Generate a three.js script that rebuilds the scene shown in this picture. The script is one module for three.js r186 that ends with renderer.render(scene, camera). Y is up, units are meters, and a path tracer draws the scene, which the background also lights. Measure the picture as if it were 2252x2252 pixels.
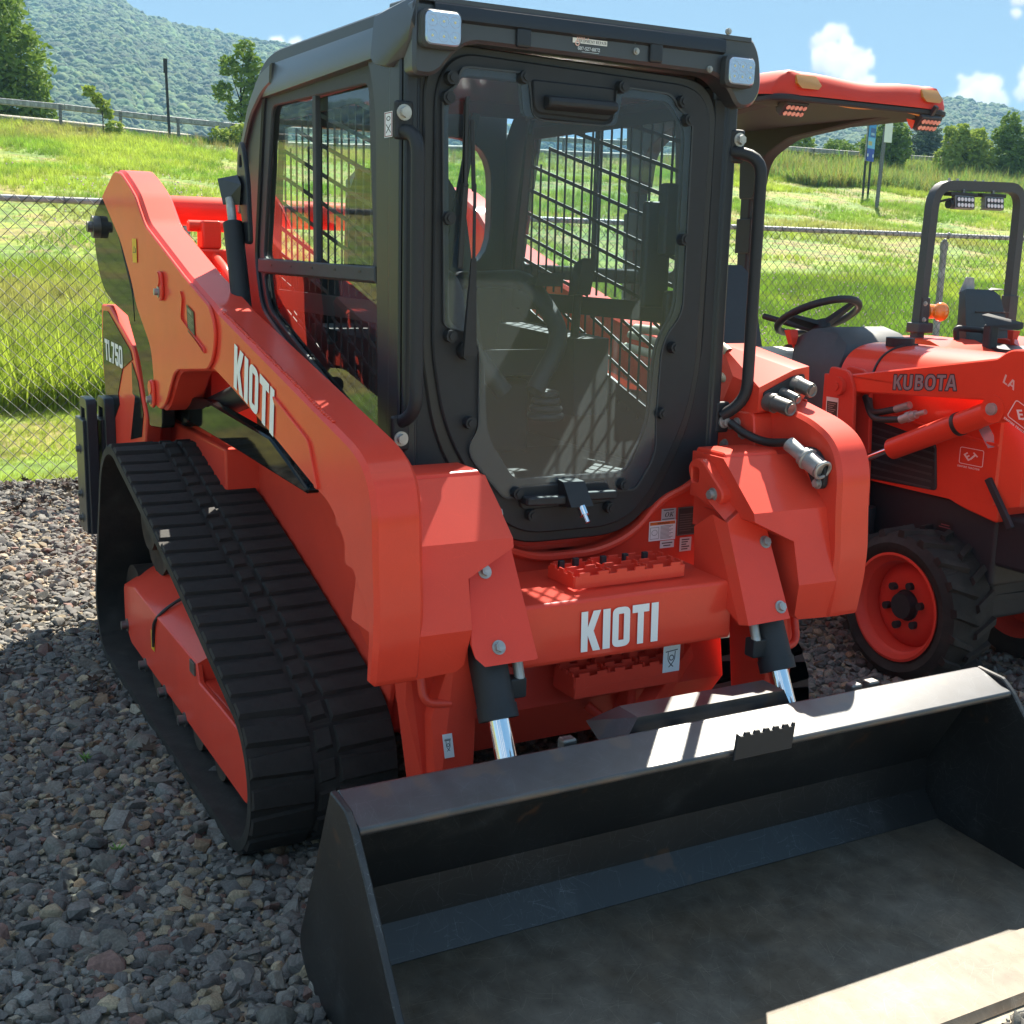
import * as THREE from 'three';
import { RoundedBoxGeometry } from 'three/addons/geometries/RoundedBoxGeometry.js';
import { ConvexGeometry } from 'three/addons/geometries/ConvexGeometry.js';
import { mergeGeometries, mergeVertices, toCreasedNormals } from 'three/addons/utils/BufferGeometryUtils.js';

/* ---------- camera, sky, sun, exposure ---------- */
const scene = new THREE.Scene();
const D2R = Math.PI / 180;
const camera = new THREE.PerspectiveCamera(44.97, 1, 0.1, 4000);
{
  const y = 28.8 * D2R, p = 11.9 * D2R, r = -1.48 * D2R;
  const fw = new THREE.Vector3(Math.sin(y) * Math.cos(p), -Math.sin(p), -Math.cos(y) * Math.cos(p));
  const rt = new THREE.Vector3(Math.cos(y), 0, Math.sin(y));
  const dn = new THREE.Vector3().crossVectors(fw, rt);
  const right = rt.clone().multiplyScalar(Math.cos(r)).addScaledVector(dn, Math.sin(r));
  const down = rt.clone().multiplyScalar(-Math.sin(r)).addScaledVector(dn, Math.cos(r));
  const m = new THREE.Matrix4().makeBasis(right, down.negate(), fw.clone().negate());
  camera.quaternion.setFromRotationMatrix(m);
  camera.position.set(-1.74, 1.6, 2.84);
}
scene.add(camera);
const renderer = new THREE.WebGLRenderer({ antialias: true });
renderer.setSize(1024, 1024);
renderer.toneMapping = THREE.LinearToneMapping;
renderer.toneMappingExposure = 4.6;
renderer.shadowMap.enabled = true;
const SUN = new THREE.Vector3(0.28, 0.477, -0.29).normalize();
const sun = new THREE.DirectionalLight(new THREE.Color(1.0, 0.93, 0.8), 3.7);
sun.position.copy(SUN).multiplyScalar(40);
sun.castShadow = true;
sun.shadow.mapSize.set(4096, 4096);
Object.assign(sun.shadow.camera, { left: -14, right: 14, top: 14, bottom: -14, near: 1, far: 120 });
scene.add(sun, sun.target);

/* seeded random and noise */
let seed = 12345;
const rnd = () => { seed = (seed * 1664525 + 1013904223) >>> 0; return seed / 4294967296; };
const rr = (a, b) => a + (b - a) * rnd();
const hash = (x, y, z) => { let h = (x * 374761393 + y * 668265263 + z * 2147483647 + 974711) | 0; h = Math.imul(h ^ (h >>> 13), 1274126177); h ^= h >>> 16; return (h >>> 0) / 4294967296; };
const sm = (t) => t * t * (3 - 2 * t);
function n3(x, y, z, per = 0) {
  const X = Math.floor(x), Y = Math.floor(y), Z = Math.floor(z), a = sm(x - X), b = sm(y - Y), c = sm(z - Z);
  const w = (i) => (per ? ((i % per) + per) % per : i);
  const h = (i, j, k) => hash(w(X + i), w(Y + j), Z + k);
  const l = (p, q, t) => p + (q - p) * t;
  return l(l(l(h(0, 0, 0), h(1, 0, 0), a), l(h(0, 1, 0), h(1, 1, 0), a), b), l(l(h(0, 0, 1), h(1, 0, 1), a), l(h(0, 1, 1), h(1, 1, 1), a), b), c);
}
const fbm = (x, y, z, o = 4, per = 0) => { let s = 0, a = 0.5, t = 0; for (let i = 0; i < o; i++) { s += a * n3(x, y, z + i * 7, per); t += a; x *= 2; y *= 2; z *= 2; per *= 2; a *= 0.5; } return s / t; };
const sstep = (a, b, x) => sm(Math.min(1, Math.max(0, (x - a) / (b - a))));
const lerp = (a, b, t) => a + (b - a) * t;

/* clear summer sky with a few cumulus clouds */
{
  const W = 4096, H = 2048, d = new Float32Array(W * H * 4);
  const puffs = [];
  const cloud = (yaw, el, w, h, n) => { for (let i = 0; i < n; i++) { const t = rr(-1, 1), k = Math.sqrt(1 - t * t * 0.8); puffs.push([yaw + t * w, el + rr(0, 1) * h * k, rr(0.28, 0.5) * h * 0.9 + 0.15, rr(0, 99)]); } };
  const fixed = [ // azimuth to the right of -z and elevation, in degrees, with radii
    [41.7, 9.0, .55], [42.2, 9.3, .5], [42.0, 8.5, .6], [42.6, 8.7, .5], [43.0, 8.4, .55], [43.4, 8.1, .45], [42.5, 7.9, .7], [43.2, 7.5, .6], [41.6, 8.2, .5], [43.6, 7.2, .5],
    [47.6, 7.2, .45], [48.1, 7.4, .45], [48.6, 7.1, .45], [48.1, 6.7, .6], [47.5, 6.6, .5], [48.8, 6.6, .5],
    [50.0, 7.6, .5], [50.4, 7.2, .7], [49.9, 6.9, .4],
    [49.2, 10.9, .3], [49.4, 10.4, .3], [49.3, 9.9, .25], [50.2, 10.7, .5], [49.9, 9.0, .2], [18.2, 8.35, .35], [18.8, 8.45, .3],
  ];
  for (const [a, e, r] of fixed) puffs.push([a, e, r, rr(0, 99)]);
  for (let i = 0; i < 150; i++) { const a = rr(0, 360), e = rr(13, 75), k = 0.6 + e / 60; cloud(a, e, rr(3, 7) * k / Math.cos(e * D2R), rr(1.5, 3.5) * k, 16); }
  for (let i = 0; i < 40; i++) { const a = rr(72, 360); cloud(a, rr(5, 12), rr(2, 5), rr(1, 2), 12); }
  for (let j = 0; j < H; j++) {
    const el = ((j + 0.5) / H - 0.5) * 180, e = Math.max(0, el);
    const t = Math.pow(Math.sin(e * D2R), 0.4), SB = 0.245;
    for (let i = 0; i < W; i++) {
      const az = ((i + 0.5) / W - 0.5) * 2 * Math.PI, k = (j * W + i) * 4;
      const yaw = (az / D2R + 90 + 720) % 360;
      const cd = Math.cos(e * D2R), dx = Math.cos(az) * cd, dy = Math.sin(e * D2R), dz = Math.sin(az) * cd;
      const mu = Math.max(0, dx * SUN.x + dy * SUN.y + dz * SUN.z), glow = 0.3 * Math.pow(mu, 14) + 0.05 * Math.pow(mu, 3);
      let c = [lerp(0.55, 0.05, t) + glow, lerp(0.70, 0.29, t) + glow * .95, lerp(0.77, 0.63, t) + glow * .85].map((v) => v * SB);
      if (el < 0) c = [0.14, 0.15, 0.11];
      d.set([...c, 1], k);
      d[k] = c[0]; d[k + 1] = c[1]; d[k + 2] = c[2];
    }
  }
  // stamp the puffs
  for (const [a, e, r, s] of puffs) {
    const R = r * 1.7, j0 = Math.floor(((e - R) / 180 + 0.5) * H), j1 = Math.ceil(((e + R) / 180 + 0.5) * H), wd = R / Math.cos(e * D2R);
    const i0 = Math.floor((a - 90 - wd) / 360 * W + W / 2), i1 = Math.ceil((a - 90 + wd) / 360 * W + W / 2);
    for (let j = j0; j <= j1; j++) for (let ii = i0; ii <= i1; ii++) {
      const i = ((ii % W) + W) % W, k = (j * W + i) * 4;
      const el = ((j + 0.5) / H - 0.5) * 180, yaw = ((ii + 0.5) / W - 0.5) * 360 + 90;
      const x = (yaw - a) * Math.cos(e * D2R), y = el - e;
      const q = Math.hypot(x, y) / r + (fbm(yaw * 2.2, el * 2.2, 3, 5) - 0.5) * 1.5;
      const cov = sstep(1.15, 0.7, q) * 0.9;
      if (cov <= 0) continue;
      const lit = 0.82 + 0.22 * y / r + 0.3 * (fbm(yaw * 3, el * 3, 9, 4) - 0.5), b = Math.max(0.6, lit);
      d[k] = lerp(d[k], 0.30 * b, cov); d[k + 1] = lerp(d[k + 1], 0.297 * b, cov); d[k + 2] = lerp(d[k + 2], 0.293 * b, cov);
    }
  }
  const sky = new THREE.DataTexture(d, W, H, THREE.RGBAFormat, THREE.FloatType);
  sky.mapping = THREE.EquirectangularReflectionMapping; sky.magFilter = sky.minFilter = THREE.LinearFilter; sky.needsUpdate = true;
  scene.background = sky; scene.environment = sky;
}
scene.fog = new THREE.FogExp2(new THREE.Color(0.36, 0.68, 1.0), 0.00042);

/* ---------- textures ---------- */
function tex(n, f, srgb = true, rep = 1) {
  const a = new Uint8Array(n * n * 4);
  for (let j = 0; j < n; j++) for (let i = 0; i < n; i++) { const c = f(i / n, j / n); const k = (j * n + i) * 4; if (c.length) { a[k] = c[0]; a[k + 1] = c[1]; a[k + 2] = c[2]; } else a[k] = a[k + 1] = a[k + 2] = c; a[k + 3] = 255; }
  const t = new THREE.DataTexture(a, n, n, THREE.RGBAFormat); t.wrapS = t.wrapT = THREE.RepeatWrapping; t.magFilter = THREE.LinearFilter; t.minFilter = THREE.LinearMipmapLinearFilter; t.generateMipmaps = true;
  if (srgb) t.colorSpace = THREE.SRGBColorSpace; t.repeat.set(rep, rep); t.needsUpdate = true; return t;
}
const cl = (v) => Math.max(0, Math.min(255, v));
function scratches(n, count, len, rnd2, wander = 0.4) { // grey buffer of thin scratch strokes
  const b = new Float32Array(n * n);
  for (let s = 0; s < count; s++) {
    let x = rnd2() * n, y = rnd2() * n, a = rnd2() * 6.28; const L = len * (0.2 + rnd2()), v = 0.3 + 0.7 * rnd2();
    for (let t = 0; t < L; t++) { x += Math.cos(a); y += Math.sin(a); a += (rnd2() - 0.5) * wander; const i = ((x | 0) % n + n) % n, j = ((y | 0) % n + n) % n; b[j * n + i] = Math.max(b[j * n + i], v * (rnd2() * 0.5 + 0.5)); }
  }
  return b;
}
const scr = scratches(1024, 1100, 60, rnd, 0.07), scrFine = scratches(1024, 7000, 16, rnd, 0.25), scrPaint = scratches(512, 110, 26, rnd, 0.15);
const T = {};
T.paint = tex(512, (u, v) => { const s = scrPaint[((v * 512) | 0) * 512 + ((u * 512) | 0)]; const n = fbm(u * 6, v * 6, 1, 5, 6), g = hash((u * 512) | 0, (v * 512) | 0, 5); const dust = g > 0.997 ? 20 : 0; const k = 238 + 16 * (n - 0.5) + (g - 0.5) * 5 + s * 12; return [cl(k), cl(k - 3 + dust + s * 12), cl(k - 6 + dust + s * 12)]; }, true, 1.4);
T.paintRough = tex(256, (u, v) => cl(110 + 130 * (fbm(u * 8, v * 8, 2, 5, 8) - 0.2)), false, 1.4);
T.rubber = tex(512, (u, v) => { const n = fbm(u * 10, v * 10, 3, 5, 10), g = hash((u * 512) | 0, (v * 512) | 0, 8), s = scrPaint[((u * 512) | 0) * 512 + ((v * 512) | 0)]; const k = 120 + 150 * (n - 0.4) + (g - 0.5) * 26 + s * 40; return [cl(k + 5), cl(k), cl(k - 7)]; }, true, 2);
T.rubberB = tex(256, (u, v) => cl(255 * fbm(u * 24, v * 24, 4, 4, 24)), false, 3);
T.bucket = tex(1024, (u, v) => { // worn black paint: scratches, rubbed steel and rust spots
  const i = (u * 1024) | 0, j = (v * 1024) | 0, s = scr[j * 1024 + i], f = scrFine[j * 1024 + i], n = fbm(u * 5, v * 5, 5, 6, 5), m = fbm(u * 14, v * 14, 6, 5, 14), r = fbm(u * 9, v * 9, 7, 5, 9);
  let k = 22 + 20 * (n - 0.5) + 26 * Math.max(0, m - 0.52) * 4 * sstep(0.4, 0.6, n) + s * 70 + f * 60 * sstep(0.42, 0.6, n);
  let c = [k, k + 1, k + 2]; const w = sstep(0.74, 0.80, r) * 0.7; c = [lerp(c[0], 82, w), lerp(c[1], 52, w), lerp(c[2], 30, w)]; return c.map(cl);
}, true, 1);
T.floor = tex(1024, (u, v) => { // rubbed and rusted steel floor of the bucket
  const i = (u * 1024) | 0, j = (v * 1024) | 0, s = scr[i * 1024 + j], f = scrFine[i * 1024 + j], n = fbm(u * 4, v * 4, 15, 6, 4), m = fbm(u * 22, v * 22, 16, 5, 22), g = fbm(u * 7, v * 7, 17, 5, 7);
  const w = sstep(0.40, 0.66, g);
  let c = [lerp(100, 104, w), lerp(95, 96, w), lerp(86, 84, w)]; const st = fbm(u * 90, v * 3, 18, 4, 3); const k = 40 * (m - 0.5) + 26 * (n - 0.5) + 9 * (st - 0.5) + s * 40 - f * 22; return [cl(c[0] + k), cl(c[1] + k), cl(c[2] + k)];
}, true, 1);
T.lip = tex(1024, (u, v) => { const i = (u * 1024) | 0, j = (v * 1024) | 0, s = scr[i * 1024 + j], f = scrFine[j * 1024 + i], n = fbm(u * 6, v * 6, 35, 5, 6), m = fbm(u * 30, v * 30, 36, 4, 30); const w = sstep(0.68, 0.74, n) * .5, k = 40 + 30 * (n - 0.5) + 30 * (m - 0.5) + s * 34 + f * 14; return [cl(lerp(k, 90, w)), cl(lerp(k + 2, 66, w)), cl(lerp(k + 6, 48, w))]; }, true, 1);
T.steel = tex(256, (u, v) => cl(190 + 80 * (fbm(u * 6, v * 30, 8, 4, 6) - 0.5)), true, 2);
T.galv = tex(256, (u, v) => { const n = fbm(u * 8, v * 8, 28, 4, 8); return cl(165 + 90 * (n - 0.5)); }, true, 2);
T.plastic = tex(256, (u, v) => cl(225 + 26 * (fbm(u * 40, v * 40, 9, 3, 40) - 0.5)), true, 2);
T.dirt = tex(1024, (u, v) => { const n = fbm(u * 8, v * 8, 10, 6, 8), m = fbm(u * 60, v * 60, 11, 3, 60); const k = 168 + 50 * (n - 0.5) + 90 * (m - 0.5); return [cl(k * 1.03), cl(k), cl(k * 0.95)]; }, true, 0.5);
T.grass = tex(1024, (u, v) => { const n = fbm(u * 6, v * 6, 12, 6, 6), m = fbm(u * 50, v * 50, 13, 4, 50), q = fbm(u * 11, v * 11, 14, 5, 11); const w = sstep(0.45, 0.62, n), b = sstep(0.5, 0.62, q); let c = [lerp(108, 138, w), lerp(130, 146, w), lerp(46, 58, w)]; c = [lerp(c[0], 146, b * .8), lerp(c[1], 124, b * .8), lerp(c[2], 82, b * .8)]; const k = (m - 0.5) * 90; return [cl(c[0] + k), cl(c[1] + k), cl(c[2] + k * 0.6)]; }, true, 0.14);
T.bark = tex(256, (u, v) => { const k = 90 + 120 * (fbm(u * 12, v * 3, 19, 5, 3) - 0.5); return [cl(k), cl(k * 0.9), cl(k * 0.78)]; }, true, 1);

/* ---------- materials ---------- */
const lin = (r, g, b) => new THREE.Color().setRGB(r, g, b);
const std = (o) => new THREE.MeshStandardMaterial(o), phy = (o) => new THREE.MeshPhysicalMaterial(o);
const M = {
  red: phy({ color: lin(0.86, 0.068, 0.036), map: T.paint, roughness: 0.7, specularIntensity: 0.25, clearcoat: 0.5, clearcoatRoughness: 0.16 }),
  redDark: phy({ color: lin(0.86, 0.068, 0.036), map: T.paint, roughness: 0.7, specularIntensity: 0.25, clearcoat: 0.25, clearcoatRoughness: 0.3 }),
  black: phy({ color: lin(0.022, 0.026, 0.035), map: T.paint, roughness: 0.6, specularIntensity: 0.35, clearcoat: 0.6, clearcoatRoughness: 0.3 }),
  gloss: phy({ color: lin(0.010, 0.011, 0.011), roughness: 0.5, specularIntensity: 0, clearcoat: 0.42, clearcoatRoughness: 0.05 }),
  roof: phy({ color: lin(0.026, 0.030, 0.039), map: T.paint, roughness: 0.6, clearcoat: 1, clearcoatRoughness: 0.34 }),
  frame: std({ color: lin(0.05, 0.056, 0.066), map: T.plastic, roughness: 0.6 }),
  matte: std({ color: lin(0.020, 0.022, 0.027), map: T.plastic, roughness: 0.6 }),
  grey: std({ color: lin(0.055, 0.06, 0.066), map: T.plastic, roughness: 0.55 }),
  rubber: std({ color: lin(0.055, 0.050, 0.047), map: T.rubber, bumpMap: T.rubberB, bumpScale: 0.0012, roughness: 0.8 }),
  rubberIn: std({ color: lin(0.07, 0.05, 0.04), map: T.rubber, roughness: 0.85 }),
  bucket: phy({ color: lin(1, 1, 1), map: T.bucket, roughness: 0.48, clearcoat: 0.25, clearcoatRoughness: 0.3 }),
  lip: phy({ color: lin(0.9, 0.92, 0.96), map: T.lip, roughness: 0.45, clearcoat: 1, clearcoatRoughness: 0.36 }),
  floor: std({ color: lin(0.82, 0.8, 0.78), map: T.floor, roughness: 0.62, metalness: 0.15 }),
  edge: std({ color: lin(1.05, 0.92, 0.8), map: T.floor, roughness: 0.6, metalness: 0.1 }),
  chrome: std({ color: lin(0.8, 0.81, 0.83), roughness: 0.08, metalness: 1 }),
  zinc: std({ color: lin(0.72, 0.71, 0.68), map: T.steel, roughness: 0.42, metalness: 0.45 }),
  fitting: std({ color: lin(0.34, 0.335, 0.32), map: T.steel, roughness: 0.4, metalness: 0.6 }),
  steel: std({ color: lin(0.32, 0.31, 0.3), map: T.steel, roughness: 0.45, metalness: 0.8 }),
  rust: std({ color: lin(0.12, 0.09, 0.07), map: T.rubber, roughness: 0.8 }),
  galv: std({ color: lin(0.78, 0.78, 0.78), map: T.galv, roughness: 0.5, metalness: 0.1 }),
  wire: std({ color: lin(0.10, 0.105, 0.095), roughness: 0.55, metalness: 0.5 }),
  glass: phy({ color: lin(0.84, 0.93, 0.92), transmission: 1, thickness: 0, roughness: 0.02, ior: 1.5 }),
  glassRoof: phy({ color: lin(0.45, 0.47, 0.48), transmission: 1, thickness: 0, roughness: 0.02, ior: 1.5 }),
  glassFront: phy({ color: lin(0.78, 0.90, 1.0), transmission: 0.985, thickness: 0, roughness: 0.185, ior: 1.5 }),
  lens: phy({ color: lin(0.42, 0.52, 0.66), roughness: 0.25, metalness: 0.6, clearcoat: 1 }),
  led: std({ color: lin(0.7, 0.68, 0.42), roughness: 0.4 }),
  amber: phy({ color: lin(0.85, 0.22, 0.01), roughness: 0.15, clearcoat: 1 }),
  amberPatch: phy({ color: lin(0.55, 0.24, 0.03), roughness: 0.3, clearcoat: .6 }),
  white: std({ color: lin(0.78, 0.78, 0.78), roughness: 0.5 }),
  hose: std({ color: lin(0.02, 0.02, 0.021), roughness: 0.5 }),
  cream: std({ color: lin(0.5, 0.47, 0.36), roughness: 0.6 }),
  orange: phy({ color: lin(0.82, 0.06, 0.024), map: T.paint, roughness: 0.6, specularIntensity: 0.3, clearcoat: 0.5, clearcoatRoughness: 0.15 }),
  orangeDull: phy({ color: lin(0.70, 0.055, 0.03), map: T.paint, roughness: 0.65, specularIntensity: 0.4, clearcoat: 0.2, clearcoatRoughness: 0.3 }),
  seat: phy({ color: lin(0.02, 0.022, 0.026), map: T.plastic, roughness: 0.5, clearcoat: .2, clearcoatRoughness: .4 }),
};

/* ---------- builders ---------- */
const OFF = new WeakMap(), taken = {};
function numbered(n) { const k = taken[n] = (taken[n] || 0) + 1; return k === 1 ? n : n + '_' + String(k - 1).padStart(3, '0'); }
function thing(name, label, category, [x, y, z] = [0, 0, 0], group) {
  const o = new THREE.Group(); o.name = numbered(name); o.position.set(x, y, z); scene.add(o); OFF.set(o, [x, y, z]);
  o.userData = { label, category }; if (group) o.userData.group = group; return o;
}
function boxUV(g) {
  const p = g.attributes.position, n = g.attributes.normal, uv = new Float32Array(p.count * 2);
  for (let i = 0; i < p.count; i++) {
    const ax = Math.abs(n.getX(i)), ay = Math.abs(n.getY(i)), az = Math.abs(n.getZ(i)), x = p.getX(i), y = p.getY(i), z = p.getZ(i);
    if (ax >= ay && ax >= az) { uv[2 * i] = z; uv[2 * i + 1] = y; } else if (ay >= az) { uv[2 * i] = x; uv[2 * i + 1] = z; } else { uv[2 * i] = x; uv[2 * i + 1] = y; }
  }
  g.setAttribute('uv', new THREE.BufferAttribute(uv, 2)); return g;
}
function clean(g) { g = g.index ? g.toNonIndexed() : g; const o = new THREE.BufferGeometry(); o.setAttribute('position', g.attributes.position); o.setAttribute('normal', g.attributes.normal); return o; }
function join(gs) { const l = (Array.isArray(gs) ? gs : [gs]).flat(9).map(clean); return boxUV(l.length > 1 ? mergeGeometries(l) : l[0]); }
function P(parent, name, gs, mat, label, kind) { // one part: one mesh, geometry given in world coordinates
  const g = join(gs), [x, y, z] = OFF.get(parent) || [0, 0, 0]; if (x || y || z) g.translate(-x, -y, -z);
  const m = new THREE.Mesh(g, mat); m.name = parent === scene ? numbered(name) : name; m.castShadow = m.receiveShadow = true; parent.add(m); OFF.set(m, [x, y, z]);
  if (label) m.userData.label = label; if (kind) m.userData.kind = kind; return m;
}
function solo(name, gs, mat, label, category, group) { const m = P(scene, name, gs, mat); m.userData = { label, category }; if (group) m.userData.group = group; return m; }
function struct(name, g, mat) { const m = new THREE.Mesh(g, mat); m.name = name; m.receiveShadow = m.castShadow = true; m.userData.kind = 'structure'; scene.add(m); OFF.set(m, [0, 0, 0]); return m; }
const crease = (g, a = 0.55) => toCreasedNormals(clean(g), a);
function rshape(pts, holes = []) { // polygon with optional corner radius as a third number
  const path = (S, q) => { const n = q.length; q.forEach((c, i) => { const r = c[2] || 0; if (!r) { i ? S.lineTo(c[0], c[1]) : S.moveTo(c[0], c[1]); return; } const a = q[(i + n - 1) % n], b = q[(i + 1) % n]; const la = Math.hypot(a[0] - c[0], a[1] - c[1]), lb = Math.hypot(b[0] - c[0], b[1] - c[1]), ra = Math.min(r, la * 0.49), rb = Math.min(r, lb * 0.49); const x1 = c[0] + (a[0] - c[0]) / la * ra, y1 = c[1] + (a[1] - c[1]) / la * ra, x2 = c[0] + (b[0] - c[0]) / lb * rb, y2 = c[1] + (b[1] - c[1]) / lb * rb; i ? S.lineTo(x1, y1) : S.moveTo(x1, y1); S.quadraticCurveTo(c[0], c[1], x2, y2); }); S.closePath(); return S; };
  const s = path(new THREE.Shape(), pts); for (const h of holes) s.holes.push(path(new THREE.Path(), h)); return s;
}
function ext(pts, d, bev = 0.003, holes = [], segs = 6) {
  const b = Math.min(bev, d / 2.2);
  const g = new THREE.ExtrudeGeometry(rshape(pts, holes), { depth: Math.max(1e-4, d - 2 * b), bevelEnabled: b > 0, bevelThickness: b, bevelSize: b, bevelOffset: -b, bevelSegments: 1, curveSegments: segs });
  g.translate(0, 0, b); return crease(g);
}
// polygons given as [z, y] pushed along x, [x, y] along z, [x, z] along y
const prX = (pts, x0, x1, bev, holes = []) => { const f = (q) => q.map(([z, y, r]) => [-z, y, r]); const g = ext(f(pts), x1 - x0, bev, holes.map(f)); g.rotateY(Math.PI / 2); g.translate(x0, 0, 0); return g; };
const prZ = (pts, z0, z1, bev, holes = []) => ext(pts, z1 - z0, bev, holes).translate(0, 0, z0);
const prY = (pts, y0, y1, bev, holes = []) => { const f = (q) => q.map(([x, z, r]) => [x, -z, r]); const g = ext(f(pts), y1 - y0, bev, holes.map(f)); g.rotateX(-Math.PI / 2); g.translate(0, y0, 0); return g; };
const box = (x0, x1, y0, y1, z0, z1, r = 0.004) => { const w = x1 - x0, h = y1 - y0, d = z1 - z0, m = Math.min(w, h, d); return new RoundedBoxGeometry(w, h, d, m > 0.012 ? 2 : 1, Math.min(r, m * 0.45)).translate((x0 + x1) / 2, (y0 + y1) / 2, (z0 + z1) / 2); };
const V3 = (a) => new THREE.Vector3(...a);
function cyl(a, b, r, seg = 20, r2 = r) { const A = V3(a), B = V3(b), d = B.clone().sub(A), L = d.length(); const g = new THREE.CylinderGeometry(r2, r, L, seg); g.translate(0, L / 2, 0); g.applyQuaternion(new THREE.Quaternion().setFromUnitVectors(new THREE.Vector3(0, 1, 0), d.normalize())); return g.translate(...a); }
function bar(a, b, w, h, r = 0.003) { const A = V3(a), B = V3(b), d = B.clone().sub(A), L = d.length(); const g = new RoundedBoxGeometry(w, h, L, 1, Math.min(r, w * .4, h * .4)); const m = new THREE.Matrix4().lookAt(B, A, new THREE.Vector3(0, 1, 0.001)); return g.applyMatrix4(m).translate(...A.add(B).multiplyScalar(0.5).toArray()); }
function tube(pts, r, seg = 0, rad = 10, tension = 0.5) { const c = new THREE.CatmullRomCurve3(pts.map(V3), false, 'catmullrom', tension); return new THREE.TubeGeometry(c, seg || pts.length * 8, r, rad, false); }
function bent(pts, r, fr, rad = 12) { // rod through points with rounded corners
  const c = new THREE.CurvePath(), p = pts.map(V3); let last = p[0];
  for (let i = 1; i < p.length - 1; i++) { const a = p[i].clone().add(p[i - 1].clone().sub(p[i]).setLength(fr)), b = p[i].clone().add(p[i + 1].clone().sub(p[i]).setLength(fr)); c.add(new THREE.LineCurve3(last, a)); c.add(new THREE.QuadraticBezierCurve3(a, p[i], b)); last = b; }
  c.add(new THREE.LineCurve3(last, p[p.length - 1])); return new THREE.TubeGeometry(c, pts.length * 12, r, rad, false);
}
const hull = (pts, ang = 0.5) => crease(new ConvexGeometry(pts.map(V3)), ang);
const mirror = (g) => { const c = clean(g).clone(), p = c.attributes.position, n = c.attributes.normal; for (let i = 0; i < p.count; i++) { p.setX(i, -p.getX(i)); n.setX(i, -n.getX(i)); } for (const a of [p, n]) for (let i = 0; i < a.count; i += 3) for (const f of ['X', 'Y', 'Z']) { const t = a['get' + f](i + 1); a['set' + f](i + 1, a['get' + f](i + 2)); a['set' + f](i + 2, t); } return c; };
// hexagon bolt with washer, pointing along dir
function boltG(p, dir, r = 0.009, h = 0.008) { const d = V3(dir).normalize(), at = (t) => V3(p).addScaledVector(d, t).toArray(); return [cyl(at(-0.002), at(0.003), r * 1.45, 18), cyl(at(0.003), at(0.003 + h), r, 6), cyl(at(0.003 + h), at(0.004 + h), r * 0.6, 10)]; }
const bolt = (parent, p, dir, r, h, mat = M.zinc) => P(parent, 'bolt', boltG(p, dir, r, h), mat);
// printed sheet: canvas drawn w x h pixels, laid at corner o with edge vectors u (right) and v (up)
function decal(parent, name, w, h, draw, o, u, v, opt = {}) {
  const c = document.createElement('canvas'); c.width = w; c.height = h; const x = c.getContext('2d'); draw(x, w, h);
  const t = new THREE.CanvasTexture(c); t.colorSpace = THREE.SRGBColorSpace;
  const g = new THREE.BufferGeometry(), O = V3(o), U = V3(u), Vv = V3(v), N = U.clone().cross(Vv).normalize(), q = [O, O.clone().add(U), O.clone().add(U).add(Vv), O.clone().add(Vv)], [px, py, pz] = OFF.get(parent) || [0, 0, 0];
  g.setAttribute('position', new THREE.Float32BufferAttribute(q.flatMap((k) => [k.x - px, k.y - py, k.z - pz]), 3)); g.setAttribute('normal', new THREE.Float32BufferAttribute(q.flatMap(() => N.toArray()), 3)); g.setAttribute('uv', new THREE.Float32BufferAttribute([0, 0, 1, 0, 1, 1, 0, 1], 2)); g.setIndex([0, 1, 2, 0, 2, 3]);
  const m = new THREE.Mesh(g, std({ map: t, roughness: opt.rough ?? 0.5, alphaTest: opt.cut ? 0.5 : 0, side: THREE.DoubleSide, color: opt.color || lin(.9, .9, .9) })); m.name = name; m.castShadow = false; m.receiveShadow = true; parent.add(m); OFF.set(m, [px, py, pz]); return m;
}
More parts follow.
